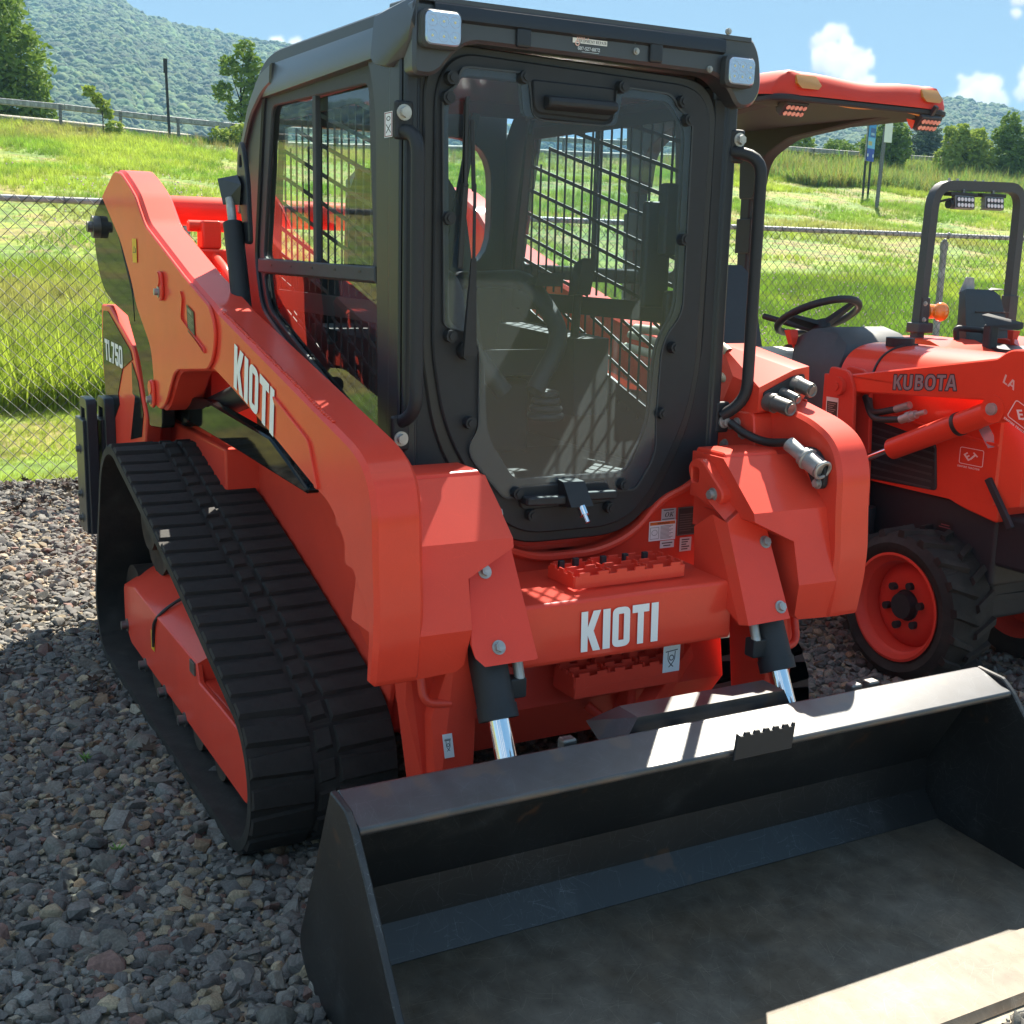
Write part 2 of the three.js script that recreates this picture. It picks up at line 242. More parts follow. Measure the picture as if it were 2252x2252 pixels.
// condensed block lettering
function blockText(x, text, X, Y, W, H, col) {
  const glyph = { K: [[[0, 0], [.34, 0], [.34, .40], [.62, 0], [1, 0], [.64, .5], [1, 1], [.62, 1], [.34, .6], [.34, 1], [0, 1]]], I: [[[0, 0], [1, 0], [1, 1], [0, 1]]], T: [[[0, 0], [1, 0], [1, .2], [.68, .2], [.68, 1], [.32, 1], [.32, .2], [0, .2]]], L: [[[0, 0], [.4, 0], [.4, .8], [1, .8], [1, 1], [0, 1]]], 7: [[[0, 0], [1, 0], [1, .18], [.55, 1], [.15, 1], [.58, .2], [0, .2]]], 5: [[[.05, 0], [.95, 0], [.95, .2], [.4, .2], [.38, .36], [.8, .36], [1, .5], [1, .85], [.8, 1], [.2, 1], [0, .85], [0, .68], [.36, .68], [.4, .82], [.6, .82], [.64, .75], [.64, .6], [.58, .54], [.36, .56], [.02, .56]]] };
  const wid = { K: 1, I: .38, O: .92, T: .9, L: .72, 7: .85, 5: .9, 0: .9 }; const tot = [...text].reduce((s, c) => s + wid[c] + .12, -.12); let p = X; const k = W / tot; x.fillStyle = col;
  for (const c of text) { const w = wid[c] * k; if (glyph[c]) for (const q of glyph[c]) { x.beginPath(); q.forEach(([a, b], i) => (i ? x.lineTo(p + a * w, Y + b * H) : x.moveTo(p + a * w, Y + b * H))); x.closePath(); x.fill(); } else { const r = w * .42; x.beginPath(); x.moveTo(p + r, Y); x.lineTo(p + w - r, Y); x.quadraticCurveTo(p + w, Y, p + w, Y + r); x.lineTo(p + w, Y + H - r); x.quadraticCurveTo(p + w, Y + H, p + w - r, Y + H); x.lineTo(p + r, Y + H); x.quadraticCurveTo(p, Y + H, p, Y + H - r); x.lineTo(p, Y + r); x.quadraticCurveTo(p, Y, p + r, Y); x.closePath(); const a = w * .35, t = H * .17; x.moveTo(p + a, Y + t); x.lineTo(p + a, Y + H - t); x.lineTo(p + w - a, Y + H - t); x.lineTo(p + w - a, Y + t); x.closePath(); x.fill(); } p += w + .12 * k; }
}
/* ================= compact track loader ================= */
const K = thing('track_loader', 'red and black compact track loader with a wide black bucket on gravel', 'track loader');
// ---- rubber tracks ----
const WHEELS = [[-0.20, 0.238, 0.236], [-1.85, 0.225, 0.223], [-1.62, 0.625, 0.285]]; // z, y, outer radius: front idler, rear idler, sprocket
function beltPath(inset, n = 400) { // hull of the three circles, sampled evenly, in [z, y], starting at the front bottom and going to the rear
  const pts = [];
  for (let k = 0; k < 1440; k++) { const a = (k / 1440) * Math.PI * 2, dx = Math.cos(a), dy = Math.sin(a); let best = -1e9, c = null; for (const w of WHEELS) { const s = w[0] * dx + w[1] * dy + w[2]; if (s > best) { best = s; c = w; } } pts.push([c[0] + dx * (c[2] - inset), c[1] + dy * (c[2] - inset)]); }
  const cum = [0]; for (let i = 1; i <= pts.length; i++) { const a = pts[i - 1], b = pts[i % pts.length]; cum.push(cum[i - 1] + Math.hypot(b[0] - a[0], b[1] - a[1])); }
  const out = [], L = cum[cum.length - 1]; let j = 0;
  for (let i = 0; i < n; i++) { const s = (i / n) * L; while (cum[j + 1] < s) j++; const t = (s - cum[j]) / (cum[j + 1] - cum[j] || 1), a = pts[j], b = pts[(j + 1) % pts.length]; const q = [lerp(a[0], b[0], t), lerp(a[1], b[1], t)]; if (q[1] > 0.5 || (q[0] > -1.5 && q[1] > 0.3)) q[1] += 0.016 * Math.sin(Math.PI * Math.min(1, Math.max(0, (q[0] + 1.5) / 1.35))); out.push(q); }
  return { pts: out, L };
}
function beltGeo(x0, x1) { // closed band with thickness
  const o = beltPath(0.022, 300).pts, i = beltPath(0.05, 300).pts, n = o.length, pos = [];
  const quad = (a, b, c, d) => pos.push(...a, ...b, ...c, ...a, ...c, ...d);
  const p = (q, x) => [x, q[1], q[0]];
  for (let k = 0; k < n; k++) { const l = (k + 1) % n; // the path runs counter-clockwise in (z, y)
    quad(p(o[k], x0), p(o[k], x1), p(o[l], x1), p(o[l], x0)); quad(p(i[k], x1), p(i[k], x0), p(i[l], x0), p(i[l], x1));
    quad(p(o[k], x1), p(i[k], x1), p(i[l], x1), p(o[l], x1)); quad(p(i[k], x0), p(o[k], x0), p(o[l], x0), p(i[l], x0)); }
  const g = new THREE.BufferGeometry(); g.setAttribute('position', new THREE.Float32BufferAttribute(pos, 3)); g.computeVertexNormals(); return crease(g, 0.6);
}
const outer = beltPath(0.024, 124);
function lugBlock(x0, x1, w0, w1, skew) { // tread block, local: x across, y out, z along
  const h = 0.0115; return hull([[x0, -0.004, -w0], [x0, -0.004, w0], [x1, -0.004, -w1 + skew], [x1, -0.004, w1 + skew], [x0 + 0.006, h, -w0 * 0.76], [x0 + 0.006, h, w0 * 0.76], [x1 - 0.006, h, -w1 * 0.76 + skew], [x1 - 0.006, h, w1 * 0.76 + skew]], 0.3);
}
for (const s of [-1, 1]) {
  const xa = s < 0 ? -0.911 : 0.511, xb = xa + 0.4, tr = P(K, 'track', [beltGeo(xa, xb)], M.rubber);
  const place = (g, k) => { const a = outer.pts[k % 124], b = outer.pts[(k + 1) % 124], tz = b[0] - a[0], ty = b[1] - a[1], l = Math.hypot(tz, ty); const m = new THREE.Matrix4().makeBasis(new THREE.Vector3(1, 0, 0), new THREE.Vector3(0, -tz / l, ty / l), new THREE.Vector3(0, ty / l, tz / l)); m.setPosition(0, a[1], a[0]); return m; };
  const A = join([lugBlock(xa + (s < 0 ? 0.0 : 0.23), xa + (s < 0 ? 0.17 : 0.4), s < 0 ? 0.030 : 0.040, s < 0 ? 0.040 : 0.030, 0)]), B = join([lugBlock(xa + (s < 0 ? 0.235 : 0.0), xa + (s < 0 ? 0.4 : 0.165), 0.038, 0.030, 0)]), Cc = join([lugBlock(xa + 0.178, xa + 0.228, 0.030, 0.030, 0.006)]);
  if (s < 0) for (let k = 0; k < 124; k += 2) for (const [g, q] of [[A, 0], [B, 1], [Cc, 1]]) { const m = new THREE.Mesh(g, M.rubber); m.name = 'tread_block'; m.castShadow = m.receiveShadow = true; m.applyMatrix4(place(g, k + q)); tr.add(m); }
  else { const all = []; for (let k = 0; k < 124; k += 2) for (const [g, q] of [[A, 0], [B, 1]]) all.push(g.clone().applyMatrix4(place(g, k + q))); P(tr, 'tread_block', all, M.rubber, null, 'stuff'); }
  // inner guide horns seen against the light
  // undercarriage frame
  const f = (x) => s * x, X = (a, b) => (s < 0 ? [-b, -a] : [a, b]);
  const [fo, fi] = [0.85, 0.60], side = [[-1.80, 0.335, .02], [-1.80, 0.19, .03], [-1.70, 0.135, .02], [-0.24, 0.108, .01], [-0.20, 0.14, .01], [-0.215, 0.30, .01], [-0.50, 0.305, .005], [-0.715, 0.302, .01], [-0.735, 0.355, .01], [-1.25, 0.362, .02], [-1.62, 0.372, .02]];
  const fr = P(K, 'track_frame', [prX(side, ...X(fo - 0.02, fo), 0.004),
    hull([[f(0.848), 0.335, -1.80], [f(0.848), 0.37, -1.62], [f(0.66), 0.47, -1.66], [f(0.66), 0.44, -1.80], [f(0.66), 0.34, -1.80], [f(0.66), 0.34, -1.2], [f(0.848), 0.34, -1.2], [f(0.848), 0.363, -1.25], [f(0.66), 0.47, -1.25]], 0.2),
    hull([[f(0.846), 0.362, -1.235], [f(0.66), 0.465, -1.235], [f(0.846), 0.356, -0.735], [f(0.66), 0.44, -0.735], [f(0.66), 0.30, -1.235], [f(0.846), 0.30, -1.235], [f(0.66), 0.30, -0.735], [f(0.846), 0.30, -0.735]], 0.2),
    hull([[f(0.83), 0.29, -0.73], [f(0.66), 0.33, -0.73], [f(0.83), 0.29, -0.22], [f(0.66), 0.31, -0.22], [f(0.66), 0.2, -0.73], [f(0.66), 0.2, -0.22], [f(0.83), 0.2, -0.73], [f(0.83), 0.2, -0.22]], 0.2),
    box(...X(0.60, 0.832), 0.15, 0.30, -1.75, -0.25, 0.01)], M.red);
  for (const [z, y] of [[-1.755, 0.19], [-1.46, 0.125], [-1.17, 0.12], [-0.90, 0.117]]) P(fr, 'bolt', boltG([f(0.85), y, z], [s, 0, 0], 0.017, 0.02), M.steel);
  for (const z of [-1.36, -1.07, -0.80, -0.55]) P(fr, 'roller', [cyl([f(0.62), 0.12, z], [f(0.835), 0.12, z], 0.068, 28)], M.rust);
  P(fr, 'front_idler', [cyl([f(0.62), 0.238, -0.2], [f(0.80), 0.238, -0.2], 0.178, 40)], M.rust);
  P(fr, 'rear_idler', [cyl([f(0.62), 0.225, -1.85], [f(0.80), 0.225, -1.85], 0.166, 40)], M.rust);
  P(fr, 'sprocket', [cyl([f(0.66), 0.625, -1.62], [f(0.76), 0.625, -1.62], 0.215, 15), cyl([f(0.60), 0.625, -1.62], [f(0.79), 0.625, -1.62], 0.12, 30)], M.rust);
  if (s < 0) {
    P(fr, 'seam_strip', [tube([[-0.853, 0.24, -1.305], [-0.855, 0.30, -1.29], [-0.852, 0.352, -1.255], [-0.80, 0.40, -1.243], [-0.70, 0.45, -1.24]], 0.006, 24, 6)], M.hose);
    decal(fr, 'warning_sticker', 64, 96, (x) => { x.fillStyle = '#e8b21c'; x.fillRect(0, 0, 64, 96); x.strokeStyle = '#222'; x.lineWidth = 4; x.beginPath(); x.moveTo(12, 44); x.lineTo(32, 14); x.lineTo(52, 44); x.closePath(); x.stroke(); x.fillStyle = '#222'; x.fillRect(14, 56, 36, 22); }, [-0.8525, 0.222, -1.345], [0, 0, 0.05], [0, 0.068, 0]);
    P(fr, 'scuff_plate', [box(-0.856, -0.848, 0.312, 0.352, -0.80, -0.745, 0.002)], M.steel);
  }
}
// ---- chassis ----
P(K, 'chassis', [box(-0.49, 0.49, 0.30, 0.93, -1.3, -0.09, 0.02), box(-0.5, 0.5, 0.26, 0.9, -2.55, -1.3, 0.02), box(-0.62, -0.49, 0.66, 0.93, -2.3, -1.2, 0.01), box(0.49, 0.62, 0.66, 0.93, -2.3, -1.2, 0.01)], M.red);
// front wall with the dished lip round the door
const lipPts = [[-0.47, 1.02, .03], [-0.40, 0.955, .08], [-0.30, 0.925, .08], [-0.22, 0.835, .1], [-0.10, 0.792, .06], [0.10, 0.792, .06], [0.22, 0.835, .1], [0.30, 0.925, .08], [0.40, 0.955, .08], [0.47, 1.02, .03]];
const frontWall = P(K, 'front_wall', [prZ([...lipPts, [0.49, 1.02], [0.49, 0.40, .05], [0.40, 0.34, .05], [-0.40, 0.34, .05], [-0.49, 0.40, .05], [-0.49, 1.02]], -0.10, -0.012, 0.006),
  prZ([...lipPts, ...lipPts.map(([x, y, r]) => [x * 1.0, y - 0.022, r]).reverse()], -0.05, 0.012, 0.006)], M.red);
P(K, 'belly', [hull([[-0.46, 0.62, -0.02], [0.46, 0.62, -0.02], [-0.46, 0.60, 0.10], [0.46, 0.60, 0.10], [-0.44, 0.42, 0.16], [0.44, 0.42, 0.16], [-0.40, 0.30, 0.10], [0.40, 0.30, 0.10], [-0.40, 0.24, -0.1], [0.40, 0.24, -0.1], [-0.46, 0.3, -0.3], [0.46, 0.3, -0.3]], 0.3)], M.redDark);
P(K, 'tow_loop', [bent([[0.10, 0.50, 0.17], [0.10, 0.36, 0.20], [0.03, 0.35, 0.20], [-0.02, 0.40, 0.16]], 0.014, 0.03), box(0.085, 0.115, 0.36, 0.56, 0.12, 0.2, 0.006)], M.redDark);
for (const s of [-1, 1]) P(K, 'side_skirt', [prX([[-0.05, 0.95], [-0.02, 0.55], [-0.1, 0.32], [-1.25, 0.32], [-1.25, 0.98]], s < 0 ? -0.505 : 0.487, s < 0 ? -0.487 : 0.505, 0.003)], M.red);
P(K, 'engine_hood', [hull([[-0.56, 1.30, -1.55], [0.56, 1.30, -1.55], [-0.56, 1.28, -2.4], [0.56, 1.28, -2.4], [-0.60, 0.9, -2.63], [0.60, 0.9, -2.63], [-0.56, 1.2, -2.63], [0.56, 1.2, -2.63], [-0.60, 0.85, -1.45], [0.60, 0.85, -1.45], [-.6, .4, -2.62], [.6, .4, -2.62], [-.6, .4, -1.6], [.6, .4, -1.6]], 0.3)], M.redDark);
// rear side panels and rear guard posts
for (const s of [-1, 1]) {
  const X = (a, b) => (s < 0 ? [-b, -a] : [a, b]);
  const poly = [[-2.60, 1.34, .01], [-2.44, 1.343, .01], [-2.0, 1.20, .03], [-1.90, 1.06, .04], [-1.82, 0.96, .02], [-1.86, 0.83, .02], [-2.40, 0.70, .03], [-2.57, 0.84, .03], [-2.63, 1.13, .02]];
  const rp = P(K, 'rear_panel', [prX(poly, ...X(0.68, 0.74), 0.006), box(...X(0.5, 0.68), 0.7, 0.98, -2.6, -1.95, 0.01)], M.red);
  if (s < 0) {
    P(rp, 'dark_decal', [prX([[-2.557, 1.315, .02], [-2.455, 1.318, .02], [-2.045, 1.19, .02], [-2.015, 1.158], [-2.21, 1.105], [-2.315, 0.996], [-2.298, 0.952], [-2.45, 0.855, .03], [-2.57, 0.91, .04], [-2.60, 1.15, .03]], -0.743, -0.7395, 0), prX([[-2.029, 1.148], [-1.93, 1.085], [-1.86, 0.97], [-1.905, 0.876], [-2.10, 0.838], [-1.99, 1.02], [-2.035, 1.027]], -0.743, -0.7395, 0)], M.gloss);
    decal(rp, 'model_lettering', 512, 256, (x, w, h) => blockText(x, 'TL750', 6, 6, w - 12, h - 12, '#f2f2f2'), [-0.7445, 1.112, -2.545], [0, -0.008, 0.36], [0, 0.092, 0.0], { cut: true });
  }
  const xs = s < 0 ? [-0.85, -0.755] : [0.755, 0.85];
  for (const x of s < 0 ? [-0.862, -0.79] : [0.74, 0.812]) {
    const rg = P(K, 'rear_guard_post', [prX([[-2.60, 0.40], [-2.60, 0.875], [-2.42, 0.875], [-2.42, 0.40]], x - 0.006, x + 0.056, 0.003), prX([[-2.56, 0.86], [-2.56, 0.965, .03], [-2.40, 0.965, .03], [-2.40, 0.40], [-2.445, 0.40], [-2.445, 0.92], [-2.53, 0.92], [-2.53, 0.86]], x + .008, x + 0.05, 0.003)], M.black);
    for (const y of [0.745, 0.555, 0.45]) P(rg, 'bolt', boltG([x - 0.006, y, -2.52], [-1, 0, 0], 0.014, 0.012), M.steel);
  }
}
P(K, 'rear_door', [box(-0.66, 0.66, 0.42, 1.24, -2.68, -2.62, 0.02)], M.redDark);

// ---- loader arms ----
const armOut = [[-2.471, 1.777], [-2.207, 1.868, .03], [-2.086, 1.86, .04], [-1.944, 1.81, .03], [-1.84, 1.767, .03], [-1.758, 1.707, .05], [-1.70, 1.665, .04], [-1.185, 1.506, .03], [-0.88, 1.425, .03], [-0.842, 1.411, .02], [0.253, 1.164, .03], [0.325, 1.134, .05], [0.369, 1.087, .05], [0.388, 1.016, .05], [0.388, 0.95, .05], [0.40, 0.82, .03], [0.395, 0.735, .02], [0.376, 0.625, .02], [0.34, 0.63, .01], [0.355, 0.80, .05], [0.274, 0.853, .05], [0.203, 0.926, .06], [0.116, 0.994, .05], [0.011, 1.015, .04], [-0.36, 1.107, .1], [-0.659, 1.175, .1], [-0.876, 1.219, .02], [-0.963, 1.216, .02], [-1.299, 1.181, .03], [-1.353, 1.16, .03], [-1.475, 1.05, .03], [-1.564, 1.013, .04], [-1.707, 1.036, .05], [-1.70, 1.085, .04], [-1.65, 1.117, .02], [-1.677, 1.229, .05], [-1.902, 1.371, .05], [-1.96, 1.45, .06], [-2.136, 1.601, .05]];
const ARM = { o: 0.735, i: 0.615 };
for (const s of [-1, 1]) {
  const X = (a, b) => (s < 0 ? [-b, -a] : [a, b]), f = (x) => s * x;
  const arm = P(K, 'loader_arm', [prX(armOut.map(([z, y, r]) => [z, y, r]), ...X(ARM.i, ARM.o), 0.011)], M.red);
  // thicker tower plate laid over the rear half of the arm
  const tower = [[-2.46, 1.772], [-2.207, 1.861, .03], [-2.09, 1.853, .04], [-1.95, 1.803, .03], [-1.846, 1.76, .03], [-1.764, 1.70, .05], [-1.705, 1.658, .04], [-1.185, 1.50, .03], [-0.885, 1.418, .02], [-0.815, 1.355, .06], [-0.852, 1.26, .05], [-0.92, 1.223, .02], [-1.296, 1.187, .03], [-1.35, 1.166, .03], [-1.47, 1.056, .03], [-1.563, 1.019, .04], [-1.70, 1.041, .05], [-1.694, 1.085, .04], [-1.644, 1.117, .02], [-1.67, 1.229, .05], [-1.895, 1.371, .05], [-1.953, 1.45, .06], [-2.13, 1.60, .05]];
  P(arm, 'tower_plate', [prX(tower, ...X(ARM.o, ARM.o + 0.012), 0.004)], M.red);
  // weld bead along the top outer edge and grooves
  const weld = []; for (let k = 0; k < 70; k++) { const t = k / 70, z = lerp(-0.80, 0.12, t), y = lerp(1.401, 1.194, t) + 0.002; weld.push(new THREE.SphereGeometry(rr(0.0045, 0.0062), 6, 5).scale(1.1, 0.7, 1.4).translate(f(ARM.o - 0.012 + rr(-0.0015, 0.0015)), y, z)); }
  P(arm, 'weld_bead', weld, M.red, null, 'stuff');
  const O = ARM.o + 0.001, T2 = ARM.o + 0.0125;
  P(arm, 'stiffener_rib', [prX([[-1.205, 1.452, .01], [-1.18, 1.425, .01], [-1.205, 1.36, .02], [-0.925, 1.27, .01], [-0.93, 1.288, .01], [-1.19, 1.355], [-1.222, 1.372]], ...X(T2 - 0.003, T2 + 0.006), 0.002)], M.red);
  P(arm, 'stiffener_rib', [prX([[-0.31, 1.245, .012], [-0.27, 1.235, .012], [-0.03, 1.165, .02], [0.035, 1.055, .012], [0.015, 1.053, .01], [-0.055, 1.15, .03], [-0.29, 1.222, .01]].map(([z, y, r]) => [z + 0.01, y - 0.03, r]), ...X(O - 0.003, O + 0.006), 0.002)], M.red);
  // pivot bosses and bolts
  for (const [z, y] of [[-1.47, 1.455], [-1.645, 1.07]]) { const pv = P(arm, 'pivot_boss', [prX([[z - 0.035, y + 0.05, .035], [z + 0.035, y + 0.05, .035], [z + 0.04, y - 0.05, .038], [z - 0.04, y - 0.05, .038]], ...X(T2, T2 + 0.012), 0.004), cyl([f(T2), y + 0.022, z], [f(T2 + 0.016), y + 0.022, z], 0.024, 24)], M.red); P(pv, 'bolt', boltG([f(T2 + 0.012), y - 0.02, z], [s, 0, 0], 0.013, 0.012), M.zinc); }
  if (s < 0) {
    decal(arm, 'brand_lettering', 1024, 440, (x, w, h) => blockText(x, 'KIOTI', 6, 6, w - 12, h - 12, '#f6f6f4'), [-ARM.o - 0.0035, 1.194 + .003, -0.665], [0, -0.096, 0.365], [0, 0.129, 0.017], { cut: true });
    decal(arm, 'warning_sticker', 64, 128, (x) => { x.fillStyle = '#e9b51e'; x.fillRect(0, 0, 64, 128); x.strokeStyle = '#222'; x.lineWidth = 4; x.beginPath(); x.moveTo(10, 74); x.lineTo(30, 40); x.lineTo(44, 74); x.closePath(); x.stroke(); x.fillStyle = '#222'; x.fillRect(44, 50, 10, 26); }, [-T2 - 0.0025, 1.525, -1.905], [0, 0, 0.07], [0, 0.085, 0]);
    decal(arm, 'info_sticker', 96, 160, (x) => { x.fillStyle = '#3a3b2e'; x.fillRect(0, 0, 96, 160); x.fillStyle = '#8c8d75'; for (let i = 0; i < 7; i++) x.fillRect(10, 50 + i * 13, 76 - (i % 3) * 14, 5); x.fillRect(14, 14, 50, 22); }, [-T2 - 0.0025, 1.325, -1.125], [0, -0.02, 0.085], [0, 0.085, -0.01]);
  }
  // pin boss at the rear link
  const lk = P(K, 'rear_link', [prX([[-2.58, 1.772, .03], [-2.50, 1.775, .03], [-2.39, 1.731, .02], [-2.06, 1.405, .04], [-2.045, 1.299, .01], [-2.43, 1.351, .03], [-2.62, 1.397, .08], [-2.73, 1.48, .1], [-2.80, 1.621, .08], [-2.76, 1.715, .05]].map(([z, y, r]) => [z + 0.06, y, r]), ...X(0.70, 0.735), 0.005), prX([[-2.3, 1.50, .04], [-2.06, 1.44, .05], [-1.8, 1.3, .05], [-1.58, 1.12, .05], [-1.60, 0.95, .02], [-1.80, 0.93, .02], [-1.92, 1.16, .05], [-2.1, 1.30, .05]], ...X(0.685, 0.733), 0.004), box(...X(0.5, 0.66), 0.95, 1.3, -2.5, -1.6, .02)], M.gloss);
  P(lk, 'pin', [cyl([f(0.70), 1.655, -2.60], [f(0.765), 1.655, -2.60], 0.045, 26), cyl([f(0.72), 1.655, -2.60], [f(0.785), 1.655, -2.60], 0.022, 20)], M.steel);
  // lower link, a dark bar under the arm
  P(K, 'lower_link', [prX([[-1.74, 1.06, .02], [-1.28, 1.085, .01], [-0.59, 1.058, .01], [-0.26, 0.965, .01], [-0.27, 0.95, .01], [-0.875, 0.968, .01], [-1.70, 0.985, .02]], ...X(0.62, 0.66), 0.006)], M.gloss);
  P(K, 'lift_cylinder', [cyl([f(0.57), 0.93, -1.9], [f(0.57), 1.16, -0.95], 0.045, 24), cyl([f(0.57), 1.16, -0.95], [f(0.57), 1.18, -0.8], 0.025, 20)], M.matte);
  // ---- block welded to the front of the arm, drawn in front view and folded along two lines ----
  const zf = (y) => (y > 0.937 ? 0.343 - (y - 0.937) * 1.156 : y > 0.74 ? 0.343 + (0.937 - y) * 0.254 : 0.393 - (0.74 - y) * 0.22);
  const slab = (poly, back) => { const pts = []; for (const [x, y] of poly) pts.push([f(x), y, zf(y)], [f(x), y, back(y)]); return hull(pts, 0.25); };
  const fb = P(K, 'arm_front_block', [
    slab([[0.70, 1.063], [0.365, 1.063], [0.363, 0.937], [0.70, 0.937]], () => 0.06),
    slab([[0.70, 0.937], [0.363, 0.937], [0.363, 0.915], [0.489, 0.855], [0.70, 0.855]], () => 0.12),
    slab([[0.70, 0.86], [0.489, 0.86], [0.492, 0.74], [0.715, 0.74]], () => 0.20),
    slab([[0.715, 0.74], [0.492, 0.74], [0.502, 0.65], [0.52, 0.635], [0.668, 0.627]], () => 0.24),
    prX([[0.06, 0.85], [0.06, 1.075, .015], [0.19, 1.075, .015], [0.2, 1.05], [0.2, 0.85]], ...X(0.375, 0.56), 0.004)], M.red);
  const boss = [[0.075, 1.03, .03], [0.115, 1.055, .02], [0.145, 1.05, .02], [0.245, 0.975, .02], [0.235, 0.94, .025], [0.19, 0.925, .03], [0.11, 0.95, .02]];
  const bs = P(K, 'pin_boss', [prX(boss, ...X(0.335, 0.368), 0.004, [[[0.10, 1.025, .01], [0.13, 1.025, .01], [0.13, 0.985, .01], [0.10, 0.985, .01]]])], M.red);
  P(bs, 'bolt', boltG([f(0.335), 0.965, 0.20], [-s, 0, 0], 0.013, 0.012), M.zinc);
  // tilt cylinder cover, cylinder and rod
  const cz = (y, d = 0) => 0.402 + (0.69 - y) * 0.51 - d, pc = (x, y, d = 0) => [f(x), y + d * 0.45, cz(y, d * 0.9)];
  if (s < 0) {
    const cv = P(K, 'cylinder_cover', [hull([[0.462, 0.868], [0.455, 0.88], [0.346, 0.905], [0.334, 0.655], [0.47, 0.655], [0.49, 0.675], [0.494, 0.70], [0.488, 0.73]].flatMap(([x, y]) => [pc(x, y), pc(x, y, 0.012)]), 0.2), hull([[0.346, 0.905], [0.334, 0.655], [0.341, 0.905], [0.328, 0.655]].flatMap(([x, y]) => [pc(x, y, .002), pc(x, y, 0.12)]), 0.2)], M.red);
    for (const q of [[-0.424, 0.854], [-0.426, 0.691]]) P(cv, 'bolt', boltG([q[0], q[1], cz(q[1])], [0, 0.45, 0.9], 0.012, 0.01), M.zinc);
  } else {
    const cv = P(K, 'cylinder_cover', [hull([[0.317, 0.905], [0.389, 0.94], [0.443, 0.88], [0.447, 0.66], [0.306, 0.657]].flatMap(([x, y]) => [pc(x, y), pc(x, y, 0.014)]), 0.2), hull([[0.317, 0.905], [0.389, 0.94], [0.443, 0.88], [0.40, 0.75]].flatMap(([x, y]) => [pc(x, y, 0.004), pc(x, y, 0.10)]), 0.2),
      hull([pc(0.317, 0.905, .001), pc(0.306, 0.657, .001), [0.298, 0.652, 0.39], [0.298, 0.707, 0.305], [0.30, 0.751, 0.275], [0.30, 0.745, 0.205], [0.30, 0.76, 0.18], [0.30, 0.873, 0.17], [0.306, 0.92, 0.24], [0.315, 0.90, 0.2], [0.312, 0.74, 0.22]], 0.2)], M.red);
    for (const q of [[0.426, 0.85], [0.424, 0.69]]) P(cv, 'bolt', boltG([q[0], q[1], cz(q[1])], [0, 0.45, 0.9], 0.012, 0.01), M.zinc);
  }
  const top = [f(0.425), 0.86, 0.234], mid = [f(0.425), 0.515, 0.41], low = [f(0.425), 0.30, 0.52];
  const cyln = P(K, 'tilt_cylinder', [cyl(top, mid, 0.046, 32), cyl([f(0.425), 0.545, 0.395], mid, 0.049, 32), box(...X(0.345, 0.39), 0.555, 0.605, 0.36, 0.40, .005)], M.matte);
  P(cyln, 'rod', [cyl(mid, low, 0.027, 28)], M.chrome);
  P(cyln, 'hose_fitting', [cyl([f(0.36), 0.60, 0.39], [f(0.36), 0.64, 0.375], 0.013, 6), cyl([f(0.36), 0.64, 0.375], [f(0.36), 0.665, 0.362], 0.010, 14), cyl([f(0.36), 0.66, 0.364], [f(0.36), 0.70, 0.342], 0.014, 6)], M.zinc);
  P(cyln, 'hose', [tube([[f(0.36), 0.70, 0.342], [f(0.355), 0.78, 0.27], [f(0.35), 0.86, 0.18]], 0.011)], M.hose);
  // lower leg of the arm down to the attachment plate
  const leg = P(K, 'lower_arm', [hull([[f(0.50), 0.70, 0.33], [f(0.445), 0.70, 0.33], [f(0.51), 0.56, 0.31], [f(0.445), 0.56, 0.33], [f(0.505), 0.57, 0.33], [f(0.545), 0.28, 0.335], [f(0.455), 0.28, 0.335], [f(0.50), 0.70, 0.15], [f(0.445), 0.70, 0.15], [f(0.545), 0.28, 0.2], [f(0.455), 0.28, 0.2], [f(0.555), 0.50, 0.31], [f(0.555), 0.50, 0.2]], 0.3), hull([[f(0.60), 0.66, 0.27], [f(0.505), 0.66, 0.27], [f(0.60), 0.53, 0.26], [f(0.55), 0.30, 0.27], [f(0.48), 0.30, 0.27], [f(0.60), 0.66, 0.16], [f(0.505), 0.66, 0.16], [f(0.56), 0.30, 0.18], [f(0.48), 0.30, 0.18]], 0.3)], M.red);
  P(leg, 'grab_rod', [bent([[f(0.575), 0.64, 0.285], [f(0.575), 0.545, 0.31], [f(0.51), 0.54, 0.325]], 0.011, 0.03)], M.red);
  if (s < 0) decal(leg, 'warning_sticker', 64, 128, (x) => { x.fillStyle = '#f0f0f0'; x.fillRect(0, 0, 64, 128); x.strokeStyle = '#222'; x.lineWidth = 3; for (let i = 0; i < 5; i++) { x.beginPath(); x.moveTo(12 + i * 8, 34); x.lineTo(18 + i * 8, 26); x.stroke(); } x.beginPath(); x.moveTo(12, 35); x.lineTo(52, 35); x.moveTo(20, 38); x.lineTo(20, 60); x.quadraticCurveTo(20, 76, 40, 92); x.moveTo(44, 38); x.lineTo(44, 62); x.quadraticCurveTo(44, 76, 22, 92); x.stroke(); x.beginPath(); x.arc(32, 60, 8, 0, 6.3); x.stroke(); }, [-0.531, 0.408, 0.3385], [0.026, 0, 0], [-0.008, 0.062, 0]);
  P(K, 'attach_plate', [box(...X(0.30, 0.60), 0.14, 0.36, 0.40, 0.46, 0.01)], M.matte);
}
P(K, 'torque_tube', [cyl([-0.62, 1.725, -2.28], [0.62, 1.725, -2.28], 0.058, 36)], M.red);
